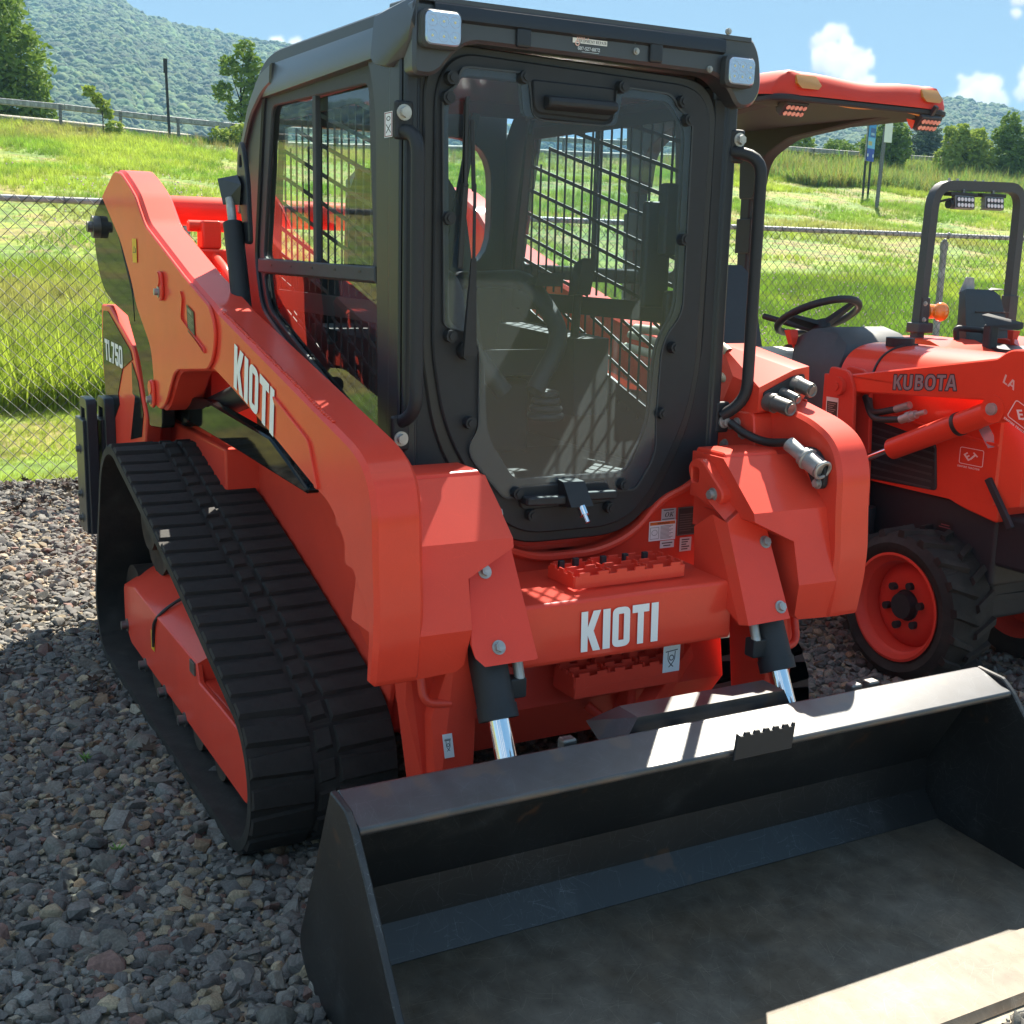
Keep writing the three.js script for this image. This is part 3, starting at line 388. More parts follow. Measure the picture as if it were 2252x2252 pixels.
P(K, 'valve_block', [box(-0.60, -0.40, 1.36, 1.58, -1.75, -1.62, 0.01), box(-0.56, -0.49, 1.58, 1.68, -1.72, -1.64, 0.01), cyl([-0.62, 1.50, -1.68], [-0.5, 1.50, -1.68], 0.035), cyl([-0.6, 1.66, -1.68], [-0.45, 1.66, -1.68], 0.02), bent([[-0.57, 1.48, -1.63], [-0.57, 1.46, -1.5], [-0.55, 1.3, -1.42]], 0.02, 0.05), bent([[-0.52, 1.55, -1.63], [-0.52, 1.5, -1.48], [-0.53, 1.3, -1.36]], 0.02, 0.05), box(-0.60, -0.42, 1.2, 1.36, -1.8, -1.4, 0.01)], M.red);
// gas strut with its bracket behind the cab
const gs = P(K, 'gas_strut', [cyl([-0.62, 1.30, -0.93], [-0.62, 1.665, -1.05], 0.03, 24)], M.matte);
P(gs, 'rod', [cyl([-0.62, 1.66, -1.048], [-0.62, 1.74, -1.075], 0.014, 16)], M.zinc);
P(gs, 'bracket', [hull([[-0.635, 1.72, -1.10], [-0.60, 1.72, -1.04], [-0.64, 1.80, -1.14], [-0.60, 1.78, -1.02], [-0.60, 1.81, -1.06], [-0.57, 1.72, -1.08], [-0.57, 1.8, -1.1]], .3), prX([[-1.10, 1.80, .01], [-1.09, 1.88, .02], [-1.06, 1.915, .015], [-1.03, 1.88, .02], [-1.0, 1.80, .02], [-0.98, 1.60, .02], [-1.03, 1.60, .01]], -0.59, -0.575, .003, [[[-1.075, 1.835, .008], [-1.065, 1.87, .008], [-1.05, 1.87, .008], [-1.04, 1.835, .008]]])], M.black);

// ---- front bumper and steps ----
const bp = P(K, 'front_bumper', [prX([[0.04, 0.762, .01], [0.33, 0.757, .012], [0.335, 0.60, .012], [0.04, 0.565, .01]], -0.335, 0.315, 0.004), hull([[0.315, 0.755, 0.04], [0.25, 0.755, 0.325], [0.30, 0.602, 0.325], [0.315, 0.6, 0.04], [0.24, 0.6, 0.04], [0.24, .75, .04]], 0.2)], M.red);
decal(bp, 'brand_lettering', 1024, 620, (x, w, h) => blockText(x, 'KIOTI', 6, 6, w - 12, h - 12, '#f6f6f6'), [-0.160, 0.622, 0.3385], [0.236, 0.0, 0], [0, 0.106, -0.003], { cut: true });
for (const q of [[-0.325, 0.76, 0.28], [0.20, 0.76, 0.20]]) P(bp, 'bolt', boltG(q, [0, 1, 0], 0.013, 0.012), M.zinc);
const toothed = (x0, x1, z0, z1, y, h) => { // grip step: a box of thin walls with toothed rims
  const g = [], teeth = (a, b, n, f2) => { for (let i = 0; i < n; i++) { const t0 = a + (b - a) * (i + 0.22) / n, t1 = a + (b - a) * (i + 0.78) / n; g.push(f2(t0, t1)); } };
  for (const z of [z0, (z0 + z1) / 2, z1]) { g.push(box(x0, x1, y, y + h, z - 0.003, z + 0.003, 0.001)); teeth(x0, x1, 6, (a, b) => box(a, b, y + h - 0.002, y + h + 0.009, z - 0.0028, z + 0.0028, 0.001)); }
  for (const x of [x0, x0 + (x1 - x0) / 3, x0 + (x1 - x0) * 2 / 3, x1]) { g.push(box(x - 0.003, x + 0.003, y, y + h, z0, z1, 0.001)); teeth(z0, z1, 3, (a, b) => box(x - 0.0028, x + 0.0028, y + h - 0.002, y + h + 0.009, a, b, 0.001)); }
  return g;
};
P(bp, 'grip_step', toothed(-0.135, 0.205, 0.13, 0.26, 0.764, 0.032), M.red);
for (const [x, z] of [[-0.11, 0.15], [-0.06, 0.14], [0.02, 0.15], [0.09, 0.15], [0.15, 0.155]]) P(bp, 'clip', [box(x - 0.008, x + 0.008, 0.79, 0.812, z - 0.006, z + 0.006, .002)], M.matte);
P(K, 'lower_step', [toothed(-0.13, 0.20, 0.17, 0.27, 0.500, 0.03), box(-0.13, 0.20, 0.47, 0.502, 0.16, 0.272, .004), box(0.1, 0.3, 0.42, 0.56, 0.10, 0.16, 0.006)], M.redDark);
P(K, 'skid_strut', [bar([0.33, 0.50, 0.12], [0.10, 0.37, 0.24], 0.05, 0.05)], M.redDark);
decal(K, 'crush_sticker', 96, 128, (x) => { x.fillStyle = '#f0f0f0'; x.fillRect(0, 0, 96, 128); x.strokeStyle = '#222'; x.lineWidth = 4; x.beginPath(); x.moveTo(14, 30); x.lineTo(82, 24); x.moveTo(28, 32); x.lineTo(28, 62); x.quadraticCurveTo(30, 82, 60, 104); x.moveTo(68, 30); x.lineTo(66, 66); x.quadraticCurveTo(60, 84, 34, 104); x.stroke(); x.beginPath(); x.arc(48, 60, 12, 0, 6.3); x.stroke(); }, [0.142, 0.505, 0.275], [0.055, 0, 0], [0, 0.075, 0]);
// stickers on the front wall
const wz = -0.0095;
decal(frontWall, 'ok_sticker', 128, 96, (x) => { x.fillStyle = '#b9bcc0'; x.fillRect(0, 0, 128, 96); x.fillStyle = '#20242c'; x.font = 'italic bold 52px serif'; x.fillText('OK', 26, 68); x.fillRect(20, 10, 88, 7); x.fillRect(10, 82, 108, 6); }, [0.318, 0.850, wz], [0.051, 0, 0], [0, 0.035, 0]);
decal(frontWall, 'warning_sticker', 256, 190, (x) => { x.fillStyle = '#f2f2f2'; x.fillRect(0, 0, 256, 190); x.fillStyle = '#e2702c'; x.fillRect(8, 8, 240, 30); x.fillStyle = '#222'; x.font = 'bold 24px sans-serif'; x.fillText('WARNING', 78, 32); x.fillStyle = '#777'; for (let i = 0; i < 11; i++) x.fillRect(110, 50 + i * 12, 120 - (i % 3) * 18, 5); x.strokeStyle = '#555'; x.lineWidth = 3; x.strokeRect(14, 60, 80, 110); x.beginPath(); x.arc(54, 110, 26, 0, 6.3); x.stroke(); }, [0.277, 0.792, wz], [0.094, 0, 0], [0, 0.058, 0]);
decal(frontWall, 'part_sticker', 128, 64, (x) => { x.fillStyle = '#e6e6e6'; x.fillRect(0, 0, 128, 64); x.fillStyle = '#444'; x.fillRect(16, 16, 96, 10); x.fillRect(30, 38, 66, 10); }, [0.318, 0.768, wz], [0.05, 0, 0], [0, 0.022, 0]);
decal(frontWall, 'serial_plate', 128, 160, (x) => { x.fillStyle = '#26282a'; x.fillRect(0, 0, 128, 160); x.strokeStyle = '#8a8a8a'; x.lineWidth = 3; x.strokeRect(4, 4, 120, 152); x.fillStyle = '#666'; for (let i = 0; i < 8; i++) x.fillRect(14, 40 + i * 13, 100 - (i % 2) * 30, 4); }, [0.376, 0.800, wz], [0.075, 0, 0], [0, 0.085, 0]);
decal(frontWall, 'barcode_sticker', 96, 96, (x) => { x.fillStyle = '#dcdcdc'; x.fillRect(0, 0, 96, 96); x.fillStyle = '#333'; for (let i = 0; i < 5; i++) x.fillRect(16, 12 + i * 16, 64 - (i % 3) * 12, 8); }, [0.388, 0.752, wz], [0.042, 0, 0], [0, 0.042, 0]);
P(frontWall, 'rubber_pad', [box(0.0, 0.092, 0.738, 0.750, -0.014, 0.004, .003)], M.matte);

// ---- bucket ----
const bucketProfile = [[0.645, 0.53], [0.765, 0.492], [0.745, 0.452], [0.665, 0.468], [0.49, 0.185], [0.475, 0.13], [0.51, 0.07], [0.56, 0.035], [1.05, 0.012], [1.25, 0.0]];
const sideB = [[0.645, 0.53], [0.727, 0.524, .005], [0.765, 0.497, .01], [0.835, 0.416], [0.989, 0.217], [1.20, 0.012], [0.60, -0.004, .04], [0.52, 0.012, .05], [0.452, 0.07, .04], [0.447, 0.11, .03], [0.487, 0.19], [0.562, 0.346]];
const bk = P(K, 'bucket', [ // back wall, sole bend
  prX([[0.652, 0.505], [0.672, 0.500], [0.508, 0.215], [0.512, 0.122], [0.497, 0.105], [0.48, 0.13], [0.49, 0.20]], -0.92, 0.92, 0.002)], M.bucket);
P(bk, 'side_plate', [prX(sideB, -0.934, -0.918, 0.003)], M.bucket); P(bk, 'side_plate', [prX(sideB, 0.918, 0.934, 0.003)], M.bucket);
P(bk, 'top_lip', [prX([[0.640, 0.527], [0.650, 0.530], [0.765, 0.497, .006], [0.764, 0.482, .004], [0.755, 0.480], [0.668, 0.508], [0.645, 0.512]], -0.917, 0.917, 0.0015)], M.lip);
P(bk, 'sole_bend', [prX([[0.500, 0.123], [0.512, 0.122], [0.568, 0.054], [0.560, 0.030], [0.49, 0.1]], -0.917, 0.917, 0.002)], M.bucket);
P(bk, 'floor_plate', [prX([[0.55, 0.025], [0.556, 0.052], [1.10, 0.026], [1.10, 0.004]], -0.917, 0.917, 0.001)], M.floor);
P(bk, 'cutting_edge', [prX([[1.06, 0.002], [1.06, 0.0315], [1.235, 0.022], [1.25, 0.004]], -0.93, 0.93, 0.002)], M.edge);
const teethPts = []; { const n = 7, x0 = -0.005, x1 = 0.165; for (let i = 0; i < n; i++) { const a = x0 + (x1 - x0) * i / (n - 1); if (i) teethPts.push([a - 0.0095, 0.533], [a - 0.0065, 0.541]); if (i < n - 1) teethPts.push([a + (i ? 0.0065 : 0), 0.541], [a + 0.0095, 0.533]); else teethPts.push([a, 0.541]); } }
P(bk, 'grip_plate', [prZ([[-0.012, 0.478], ...teethPts, [0.158, 0.478]], 0.768, 0.776, 0.001)], M.matte);
P(bk, 'back_bracket', [box(-0.62, 0.62, 0.30, 0.36, 0.46, 0.56, .008), hull([[-0.22, 0.50, 0.47], [0.34, 0.50, 0.47], [-0.16, 0.545, 0.52], [0.28, 0.545, 0.52], [-0.22, 0.44, 0.60], [0.34, 0.44, 0.60], [-0.16, 0.545, 0.60], [0.28, 0.545, 0.60]], .2)], M.lip);
for (const x of [-0.36, 0.50, 0.56]) P(bk, 'pin_lug', [box(x - 0.018, x + 0.018, 0.45, 0.535, 0.60, 0.63, .006)], M.steel);
/* ---- operator cab ---- */
const cabSide = [[0, 2.165, .03], [-0.99, 2.178, .09], [-1.105, 2.155, .06], [-1.22, 2.075, .06], [-1.335, 1.904, .05], [-1.35, 1.6, .05], [-1.26, 1.2, .05], [-1.22, 0.95], [0, 0.95]];
const winU = [[-1.055, 2.022, .03], [-0.262, 2.012, .03], [-0.222, 1.55, .005], [-1.165, 1.557, .02]];
const winL = [[-1.165, 1.508, .03], [-0.205, 1.508, .01], [-0.19, 1.125, .02], [-0.30, 1.125, .04], [-0.965, 1.345, .05], [-1.12, 1.40, .05]];
const roofZ = [[-0.56, 2.03, .03], [-0.535, 2.13, .06], [-0.47, 2.175, .04], [0.47, 2.185, .04], [0.535, 2.14, .06], [0.56, 2.03, .03]];
const sidePanel = (s) => prX(cabSide, s < 0 ? -0.5 : 0.455, s < 0 ? -0.455 : 0.5, 0.006, [[[-1.10, 2.085, .08], [-0.235, 2.078, .07], [-0.185, 1.93, .05], [-0.165, 1.10, .04], [-0.30, 1.10, .05], [-0.98, 1.33, .05], [-1.16, 1.40, .06], [-1.215, 1.56, .05]]]);
const recess = [[-1.10, 2.085, .08], [-0.235, 2.078, .07], [-0.185, 1.93, .05], [-0.165, 1.10, .04], [-0.30, 1.10, .05], [-0.98, 1.33, .05], [-1.16, 1.40, .06], [-1.215, 1.56, .05]];
const cab = P(K, 'cab', [sidePanel(-1), sidePanel(1),
  // corner posts in front, with folds
  ...[-1, 1].flatMap((s) => [box(s < 0 ? -0.505 : 0.425, s < 0 ? -0.425 : 0.505, 0.93, 2.06, -0.09, -0.012, 0.012), box(s < 0 ? -0.50 : 0.462, s < 0 ? -0.462 : 0.50, 1.0, 2.05, -0.03, 0.004, 0.01)]),
  // rear wall frame
  prZ([[-0.46, 1.0], [0.46, 1.0], [0.46, 2.12], [-0.46, 2.12]], -1.32, -1.27, 0.004, [[[-0.40, 1.53, .08], [-0.40, 1.99, .08], [0.40, 1.99, .16], [0.40, 1.53, .16]]]),
  prY([[-0.46, -0.02], [0.46, -0.02], [0.46, -1.2], [-0.46, -1.2]], 2.10, 2.132, 0.004, [[[-0.27, -0.33, .14], [0.27, -0.33, .14], [0.27, -0.62, .14], [-0.27, -0.62, .14]]]), box(-0.46, 0.46, 0.93, 0.96, -1.25, -0.06, .005)], M.black);
// roof cap with folded front
P(cab, 'roof', [prY([[-0.46, 0.01], [0.46, 0.01], [0.46, -1.0], [-0.46, -1.0]], 2.135, 2.172, 0.004, [[[-0.27, -0.32, .14], [0.27, -0.32, .14], [0.27, -0.61, .14], [-0.27, -0.61, .14]]]), prX([[-0.98, 2.172], [-1.11, 2.147, .06], [-1.228, 2.066, .05], [-1.2, 2.06], [-1.08, 2.125, .05], [-0.98, 2.135]], -0.46, 0.46, 0.004),
  hull([[-0.512, 2.06, -0.14], [-0.503, 2.13, -0.14], [-0.485, 2.165, -0.14], [-0.45, 2.182, -0.14], [-0.512, 2.07, -1.02], [-0.503, 2.135, -0.99], [-0.485, 2.168, -0.99], [-0.45, 2.186, -0.99], [-0.505, 2.05, -1.12], [-0.46, 2.145, -1.12], [-0.45, 2.05, -0.14], [-0.45, 2.05, -1.12]], 0.6),
  hull([[0.512, 2.06, -0.14], [0.503, 2.13, -0.14], [0.485, 2.165, -0.14], [0.45, 2.182, -0.14], [0.512, 2.07, -1.02], [0.503, 2.135, -0.99], [0.485, 2.168, -0.99], [0.45, 2.186, -0.99], [0.505, 2.05, -1.12], [0.46, 2.145, -1.12], [0.45, 2.05, -0.14], [0.45, 2.05, -1.12]], 0.6),
  prX([[-0.99, 2.08], [-0.98, 2.14], [-1.10, 2.12, .04], [-1.22, 2.04, .04], [-1.345, 1.88, .03], [-1.36, 1.70], [-1.33, 1.70], [-1.315, 1.87], [-1.20, 2.0, .04], [-1.08, 2.06, .04]], -0.515, -0.47, .006), prX([[-0.99, 2.08], [-0.98, 2.14], [-1.10, 2.12, .04], [-1.22, 2.04, .04], [-1.345, 1.88, .03], [-1.36, 1.70], [-1.33, 1.70], [-1.315, 1.87], [-1.20, 2.0, .04], [-1.08, 2.06, .04]], 0.47, 0.515, .006)], M.roof);
// visor over the door carrying the lamps
const visor = P(cab, 'front_visor', [prZ([[-0.50, 2.165, .01], [0.50, 2.175, .01], [0.525, 2.14, .03], [0.54, 2.05, .05], [0.51, 2.0, .03], [0.46, 1.995, .02], [0.40, 2.075, .05], [-0.37, 2.085, .05], [-0.44, 2.0, .03], [-0.50, 2.0, .02]], -0.03, 0.05, 0.008),
  prX([[0.055, 2.165], [0.055, 2.176], [-0.12, 2.182], [-0.12, 2.15]], -0.49, 0.49, 0.003), ...[-1, 1].map((s) => hull([[s * 0.49, 2.178, 0.05], [s * 0.505, 2.12, 0.048], [s * 0.505, 2.08, 0.03], [s * 0.50, 2.045, 0.0], [s * 0.50, 2.025, -0.05], [s * 0.47, 2.184, -0.137], [s * 0.522, 2.15, -0.137], [s * 0.532, 2.055, -0.137], [s * 0.53, 2.04, -0.12], [s * 0.522, 2.03, -0.07], [s * 0.46, 2.03, -0.137], [s * 0.46, 2.05, 0.04]], 0.55))], M.roof);
P(visor, 'visor_step', [prX([[0.05, 2.125], [0.062, 2.13], [0.062, 2.16, .006], [0.05, 2.17]], -0.45, 0.40, .002), box(-0.23, -0.19, 2.085, 2.13, 0.045, 0.06, .006), box(0.16, 0.20, 2.085, 2.15, 0.045, 0.06, .006)], M.black);
for (const [x, y] of [[0.115, 2.135], [0.12, 2.108], [0.355, 2.085], [0.41, 2.185]]) P(visor, 'bolt', boltG([x, y, 0.052], [0, 0, 1], 0.006, 0.005), M.zinc);
for (const [x0, x1, y0, y1] of [[-0.484, -0.392, 2.065, 2.140], [0.398, 0.484, 2.050, 2.118]]) {
  const lp = P(cab, 'work_lamp', [prZ([[x0 - 0.006, y0 - .006, .02], [x1 + 0.006, y0 - .006, .02], [x1 + 0.006, y1 + .006, .02], [x0 - 0.006, y1 + .006, .02]], 0.045, 0.078, 0.006)], M.grey);
  P(lp, 'lens', [prZ([[x0, y0, .018], [x1, y0, .018], [x1, y1, .018], [x0, y1, .018]], 0.074, 0.084, 0.003)], M.lens);
  for (let r = 0; r < 2; r++) for (let c = 0; c < 3; c++) { const cx = lerp(x0 + 0.017, x1 - 0.017, c / 2), cy = lerp(y0 + 0.02, y1 - 0.022, r); P(lp, 'led', [new THREE.SphereGeometry(0.0034, 10, 6).translate(cx, cy, 0.083)], M.led); P(lp, 'reflector', [new THREE.TorusGeometry(0.0125, 0.0009, 6, 24).translate(cx, cy, 0.0838)], M.lens); }
}
decal(visor, 'dealer_sticker', 512, 256, (x) => { x.fillStyle = '#eceae6'; x.fillRect(4, 92, 500, 56); x.fillStyle = '#1c1c20'; x.font = 'bold 46px serif'; x.fillText('EQUIPMENT REPAIR', 66, 136, 430); x.fillStyle = '#e9b9ac'; x.font = 'italic bold 110px serif'; x.fillText('Jim’s', 56, 104, 180); x.beginPath(); x.lineWidth = 14; x.strokeStyle = '#e9b9ac'; x.arc(74, 148, 26, 0, 6.3); x.stroke(); x.fillStyle = '#dfe3e8'; x.font = 'bold 52px serif'; x.fillText('607-527-8872', 80, 220, 350); x.fillRect(140, 236, 250, 5); x.fillRect(300, 50, 130, 5); x.fillRect(310, 64, 110, 5); }, [-0.071, 2.088, 0.0525], [0.104, 0, 0], [0, 0.055, 0], { cut: true });
// side windows
for (const s of [-1, 1]) {
  const X = (a, b) => (s < 0 ? [-b, -a] : [a, b]);
  const inset = (q) => { const cx = q.reduce((a, b) => a + b[0], 0) / q.length, cy = q.reduce((a, b) => a + b[1], 0) / q.length; return q.map(([z, y, r]) => [cx + (z - cx) * 0.955, cy + (y - cy) * 0.94, r]); };
  const grow = (q, k) => { const cx = q.reduce((a, b) => a + b[0], 0) / q.length, cy = q.reduce((a, b) => a + b[1], 0) / q.length; return q.map(([z, y, r]) => [cx + (z - cx) * k, cy + (y - cy) * k, r + .02]); };
  const wf = P(cab, 'window_frame', [prX(grow(recess, 1.015), ...X(0.474, 0.487), 0.003, [winU.map(([z, y]) => [z, y, .035]), winL]), prX([[-1.19, 1.557], [-0.19, 1.552], [-0.187, 1.512], [-1.19, 1.512]], ...X(0.484, 0.499), 0.004), box(...X(0.470, 0.486), 1.55, 2.02, -0.69, -0.662, .003)], M.frame);
  const pane = (q) => { const g = new THREE.ShapeGeometry(rshape(q.map(([z, y, r]) => [-z, y, r]))); g.rotateY(Math.PI / 2); g.translate(s * 0.4725, 0, 0); return g; };
  P(cab, 'window_pane', [pane([[-1.06, 2.03], [-0.68, 2.03], [-0.68, 1.54], [-1.18, 1.54]])], M.glass);
  P(cab, 'window_pane', [pane([[-0.67, 2.03], [-0.25, 2.03], [-0.20, 1.54], [-0.67, 1.54]]).translate(s * -0.006, 0, 0)], M.glass);
  P(cab, 'window_pane', [pane([[-1.175, 1.52], [-0.19, 1.52], [-0.18, 1.11], [-0.30, 1.11], [-0.97, 1.335], [-1.14, 1.39]])], M.glass);
  for (let i = 0; i < 5; i++) P(wf, 'drain_slot', [box(...X(0.4985, 0.5005), 1.535, 1.541, -1.06 + i * 0.19, -1.04 + i * 0.19, .001)], M.hose);
  // guard screen: upright bars crossed by bars that fall toward the front
  const gx = s * 0.448, bars = [], cut = (pts, q) => q;
  const inside = (z, y) => y < 1.99 && y > 1.46 && z > -1.08 - (1.9 - y) * 0.15 && z < -0.16 && !(y > 1.90 && z < -1.0 + (y - 1.90) * 1.0);
  const seg = (a, b, w) => { let st = null, last = null; const n = 60; for (let i = 0; i <= n; i++) { const z = lerp(a[0], b[0], i / n), y = lerp(a[1], b[1], i / n); if (inside(z, y)) { if (!st) st = [gx, y, z]; last = [gx, y, z]; } else if (st) { if (last[1] !== st[1] || last[2] !== st[2]) bars.push(bar(st, last, 0.004, w, 0.001)); st = null; } } if (st && last && (last[1] !== st[1] || last[2] !== st[2])) bars.push(bar(st, last, 0.004, w, 0.001)); };
  for (let z = -1.16; z < -0.14; z += 0.055) seg([z, 1.40], [z, 2.06], 0.009);
  for (let y = 1.46; y < 2.5; y += 0.082) seg([-1.3, y], [-0.1, y - 0.30], 0.012);
  const low = (z0, z1) => { for (let z = z0; z < z1; z += 0.054) { const yt = 1.40, yb = 1.40 - (z + 1.15) * 0.34 - 0.03; if (yb < 1.36) bars.push(bar([gx, yt, z], [gx, yb, z], 0.004, 0.009, 0.001)); } for (let k = 0; k < 5; k++) { const a = [gx, 1.40, -1.0 + k * 0.18], zb = Math.min(-0.17, a[2] + 0.62), b = [gx, 1.40 - (zb - a[2]) * 0.42, zb]; if (zb > a[2] + .05) bars.push(bar(a, b, 0.004, 0.011, 0.001)); } };
  low(-1.05, -0.17);
  P(cab, 'guard_screen', bars, M.matte, null, 'stuff');
  P(cab, 'guard_frame', [bar([gx, 1.43, -1.15], [gx, 1.43, -0.13], 0.006, 0.06), bar([gx, 1.40, -1.12], [gx, 1.06, -0.13], 0.006, 0.045), bar([gx, 1.0, -0.15], [gx, 2.0, -0.15], 0.006, 0.03), bar([gx, 2.0, -1.05], [gx, 2.0, -0.14], 0.006, 0.04), bar([gx, 1.40, -1.16], [gx, 2.0, -1.07], 0.006, 0.05)], M.matte);
}
P(cab, 'roof_pane', [new THREE.PlaneGeometry(0.62, 0.52).rotateX(-Math.PI / 2).translate(0, 2.1335, -0.51)], M.glassRoof);
P(cab, 'rear_pane', [new THREE.PlaneGeometry(0.84, 0.5).translate(0, 1.76, -1.30)], M.glass);
// interior: seat, arm pods with levers, floor mat, display
P(cab, 'seat', [hull([[-0.24, 1.22, -0.55], [0.24, 1.22, -0.55], [-0.24, 1.30, -0.56], [0.24, 1.30, -0.56], [-0.25, 1.26, -1.05], [0.25, 1.26, -1.05], [-0.24, 1.16, -1.05], [0.24, 1.16, -1.05]], 0.6), hull([[-0.24, 1.26, -1.0], [0.24, 1.26, -1.0], [-0.22, 1.75, -1.12], [0.22, 1.75, -1.12], [-0.16, 1.86, -1.16], [0.16, 1.86, -1.16], [-0.22, 1.26, -1.16], [0.22, 1.26, -1.16], [-0.18, 1.82, -1.22], [0.18, 1.82, -1.22]], 0.7), box(-0.22, 0.22, 0.96, 1.2, -1.1, -0.62, .02)], M.seat);
for (const s of [-1, 1]) {
  const pod = P(cab, 'control_pod', [hull([[s * 0.27, 1.34, -0.45], [s * 0.40, 1.34, -0.45], [s * 0.27, 1.36, -0.95], [s * 0.40, 1.36, -0.95], [s * 0.28, 1.10, -0.45], [s * 0.40, 1.10, -0.45], [s * 0.27, 1.1, -1.0], [s * 0.4, 1.1, -1.0]], .4)], M.matte);
  P(pod, 'joystick', [cyl([s * 0.315, 1.33, -0.52], [s * 0.30, 1.50, -0.48], 0.014, 14), hull([[s * 0.275, 1.47, -0.50], [s * 0.325, 1.47, -0.50], [s * 0.275, 1.475, -0.45], [s * 0.325, 1.475, -0.45], [s * 0.27, 1.57, -0.46], [s * 0.33, 1.575, -0.46], [s * 0.275, 1.585, -0.42], [s * 0.325, 1.585, -0.42]], .6)], M.matte);
}
P(cab, 'lap_bar', [bent([[0.10, 1.50, -0.95], [0.13, 1.52, -0.5], [0.17, 1.36, -0.34], [0.05, 1.20, -0.30]], 0.028, 0.08), bent([[-0.10, 1.50, -0.95], [-0.13, 1.52, -0.5], [-0.17, 1.36, -0.34], [-0.05, 1.20, -0.30]], 0.028, 0.08), hull([[0.10, 1.50, -0.40], [0.19, 1.50, -0.40], [0.10, 1.54, -0.38], [0.19, 1.54, -0.38], [0.10, 1.51, -0.46], [0.19, 1.51, -0.46]], .4)], M.matte);
P(cab, 'display_panel', [box(0.33, 0.42, 1.45, 1.75, -0.20, -0.17, .01), box(0.36, 0.425, 1.60, 1.80, -0.16, -0.12, .008), box(0.38, 0.42, 1.05, 1.5, -0.15, -0.12, .01)], M.matte);
P(cab, 'gaiter', [...[0, 1, 2, 3].map((k) => new THREE.TorusGeometry(0.045 - k * 0.006, 0.012, 8, 24).rotateX(Math.PI / 2).translate(0.12, 1.12 + k * 0.022, -0.35))], M.matte);
P(cab, 'floor_mat', [box(-0.4, 0.4, 0.955, 0.965, -0.7, -0.1, .003)], M.hose);
P(cab, 'rear_strut', [bar([0.05, 1.1, -1.1], [0.22, 2.05, -1.05], 0.03, 0.03), bar([-0.05, 1.2, -1.24], [0.10, 2.0, -1.24], 0.03, 0.03)], M.matte);
// ---- door ----
const doorOut = [[-0.425, 2.0, .07], [-0.365, 2.066, .05], [0.345, 2.045, .07], [0.40, 1.98, .06], [0.395, 1.30, .05], [0.37, 1.15, .1], [0.255, 0.93, .1], [0.155, 0.855, .08], [-0.155, 0.855, .08], [-0.255, 0.93, .1], [-0.39, 1.15, .1], [-0.425, 1.35, .05]];
const doorHole = [[-0.395, 1.95, .03], [-0.36, 2.018, .03], [-0.19, 2.018, .01], [-0.178, 1.935, .01], [0.09, 1.93, .01], [0.105, 2.005, .01], [0.26, 2.003, .03], [0.318, 1.93, .03], [0.318, 1.45, .04], [0.258, 1.36, .05], [0.245, 1.14, .04], [0.18, 1.003, .03], [-0.185, 1.003, .03], [-0.27, 1.13, .04], [-0.285, 1.36, .04], [-0.385, 1.42, .03]];
const seal = doorOut.map(([x, y, r]) => [x * 1.05 + (x < 0 ? -0.004 : 0.004), y < 1.2 ? y - 0.028 : y + (y > 1.9 ? 0.02 : 0), r]);
P(cab, 'door_seal', [prZ(seal, -0.012, 0.004, 0.004, [doorOut.map(([x, y, r]) => [x * .97, 1.5 + (y - 1.5) * .97, r])])], M.hose);
// dark front skin of the cab left and right of the lower door
for (const s of [-1, 1]) P(cab, 'front_post_skin', [prZ([[s * 0.50, 2.02], [s * 0.425, 2.02], [s * 0.425, 1.34, .05], [s * 0.385, 1.14, .1], [s * 0.25, 0.915, .05], [s * 0.22, 0.87], [s * 0.40, 0.955, .05], [s * 0.50, 1.0]].sort((a, b) => 0), -0.03, -0.004, 0.003)], M.matte);
const door = P(K, 'cab_door', [prZ(doorOut, -0.004, 0.014, 0.004, [doorHole])], M.matte);
const gl = [[-0.412, 1.965, .02], [-0.372, 1.99, .02], [-0.366, 2.025, .02], [-0.35, 2.035, .02], [-0.185, 2.035, .02], [-0.170, 2.01], [-0.168, 1.94, .03], [-0.14, 1.925, .02], [0.06, 1.925, .02], [0.08, 1.94, .02], [0.085, 2.02, .02], [0.11, 2.025, .02], [0.262, 2.02, .03], [0.285, 1.985, .02], [0.325, 1.965, .02], [0.335, 1.94], [0.335, 1.44, .04], [0.27, 1.37, .06], [0.262, 1.15, .03], [0.268, 1.05, .04], [0.205, 0.953, .02], [-0.215, 0.958, .02], [-0.335, 1.09, .06], [-0.297, 1.15, .02], [-0.30, 1.37, .04], [-0.345, 1.40, .02], [-0.40, 1.41, .02]];
const glassG = new THREE.ShapeGeometry(rshape(gl)).translate(0, 0, 0.021);
P(door, 'window_pane', [glassG], M.glassFront);
const rim = gl.map(([x, y, r]) => [x, y, r]); P(door, 'pane_edge', [prZ(rim, 0.0175, 0.0235, 0, [gl.map(([x, y, r]) => [x * 0.988 - 0.0005, 1.5 + (y - 1.5) * 0.991, r])])], M.grey);
for (const [x, y] of [[-0.389, 2.003], [-0.398, 1.957], [-0.189, 2.022], [0.10, 2.022], [0.292, 2.0], [0.314, 1.955], [-0.391, 1.675], [-0.381, 1.388], [0.321, 1.643], [0.306, 1.35], [-0.323, 1.167], [0.277, 1.168], [-0.178, 0.973], [0.158, 0.974], [-0.132, 0.910], [0.116, 0.912]]) P(door, 'knob', [cyl([x, y, 0.012], [x, y, 0.036], 0.0165, 24, 0.0155), cyl([x, y, 0.034], [x, y, 0.040], 0.009, 16)], M.matte);
P(door, 'top_pull', [prZ([[-0.163, 2.02, .01], [0.082, 2.018, .01], [0.078, 1.935, .025], [-0.155, 1.94, .025]], 0.006, 0.020, 0.004), prX([[0.02, 1.985], [0.052, 1.98, .01], [0.055, 1.958, .01], [0.02, 1.95]], -0.13, 0.075, 0.004)], M.matte);
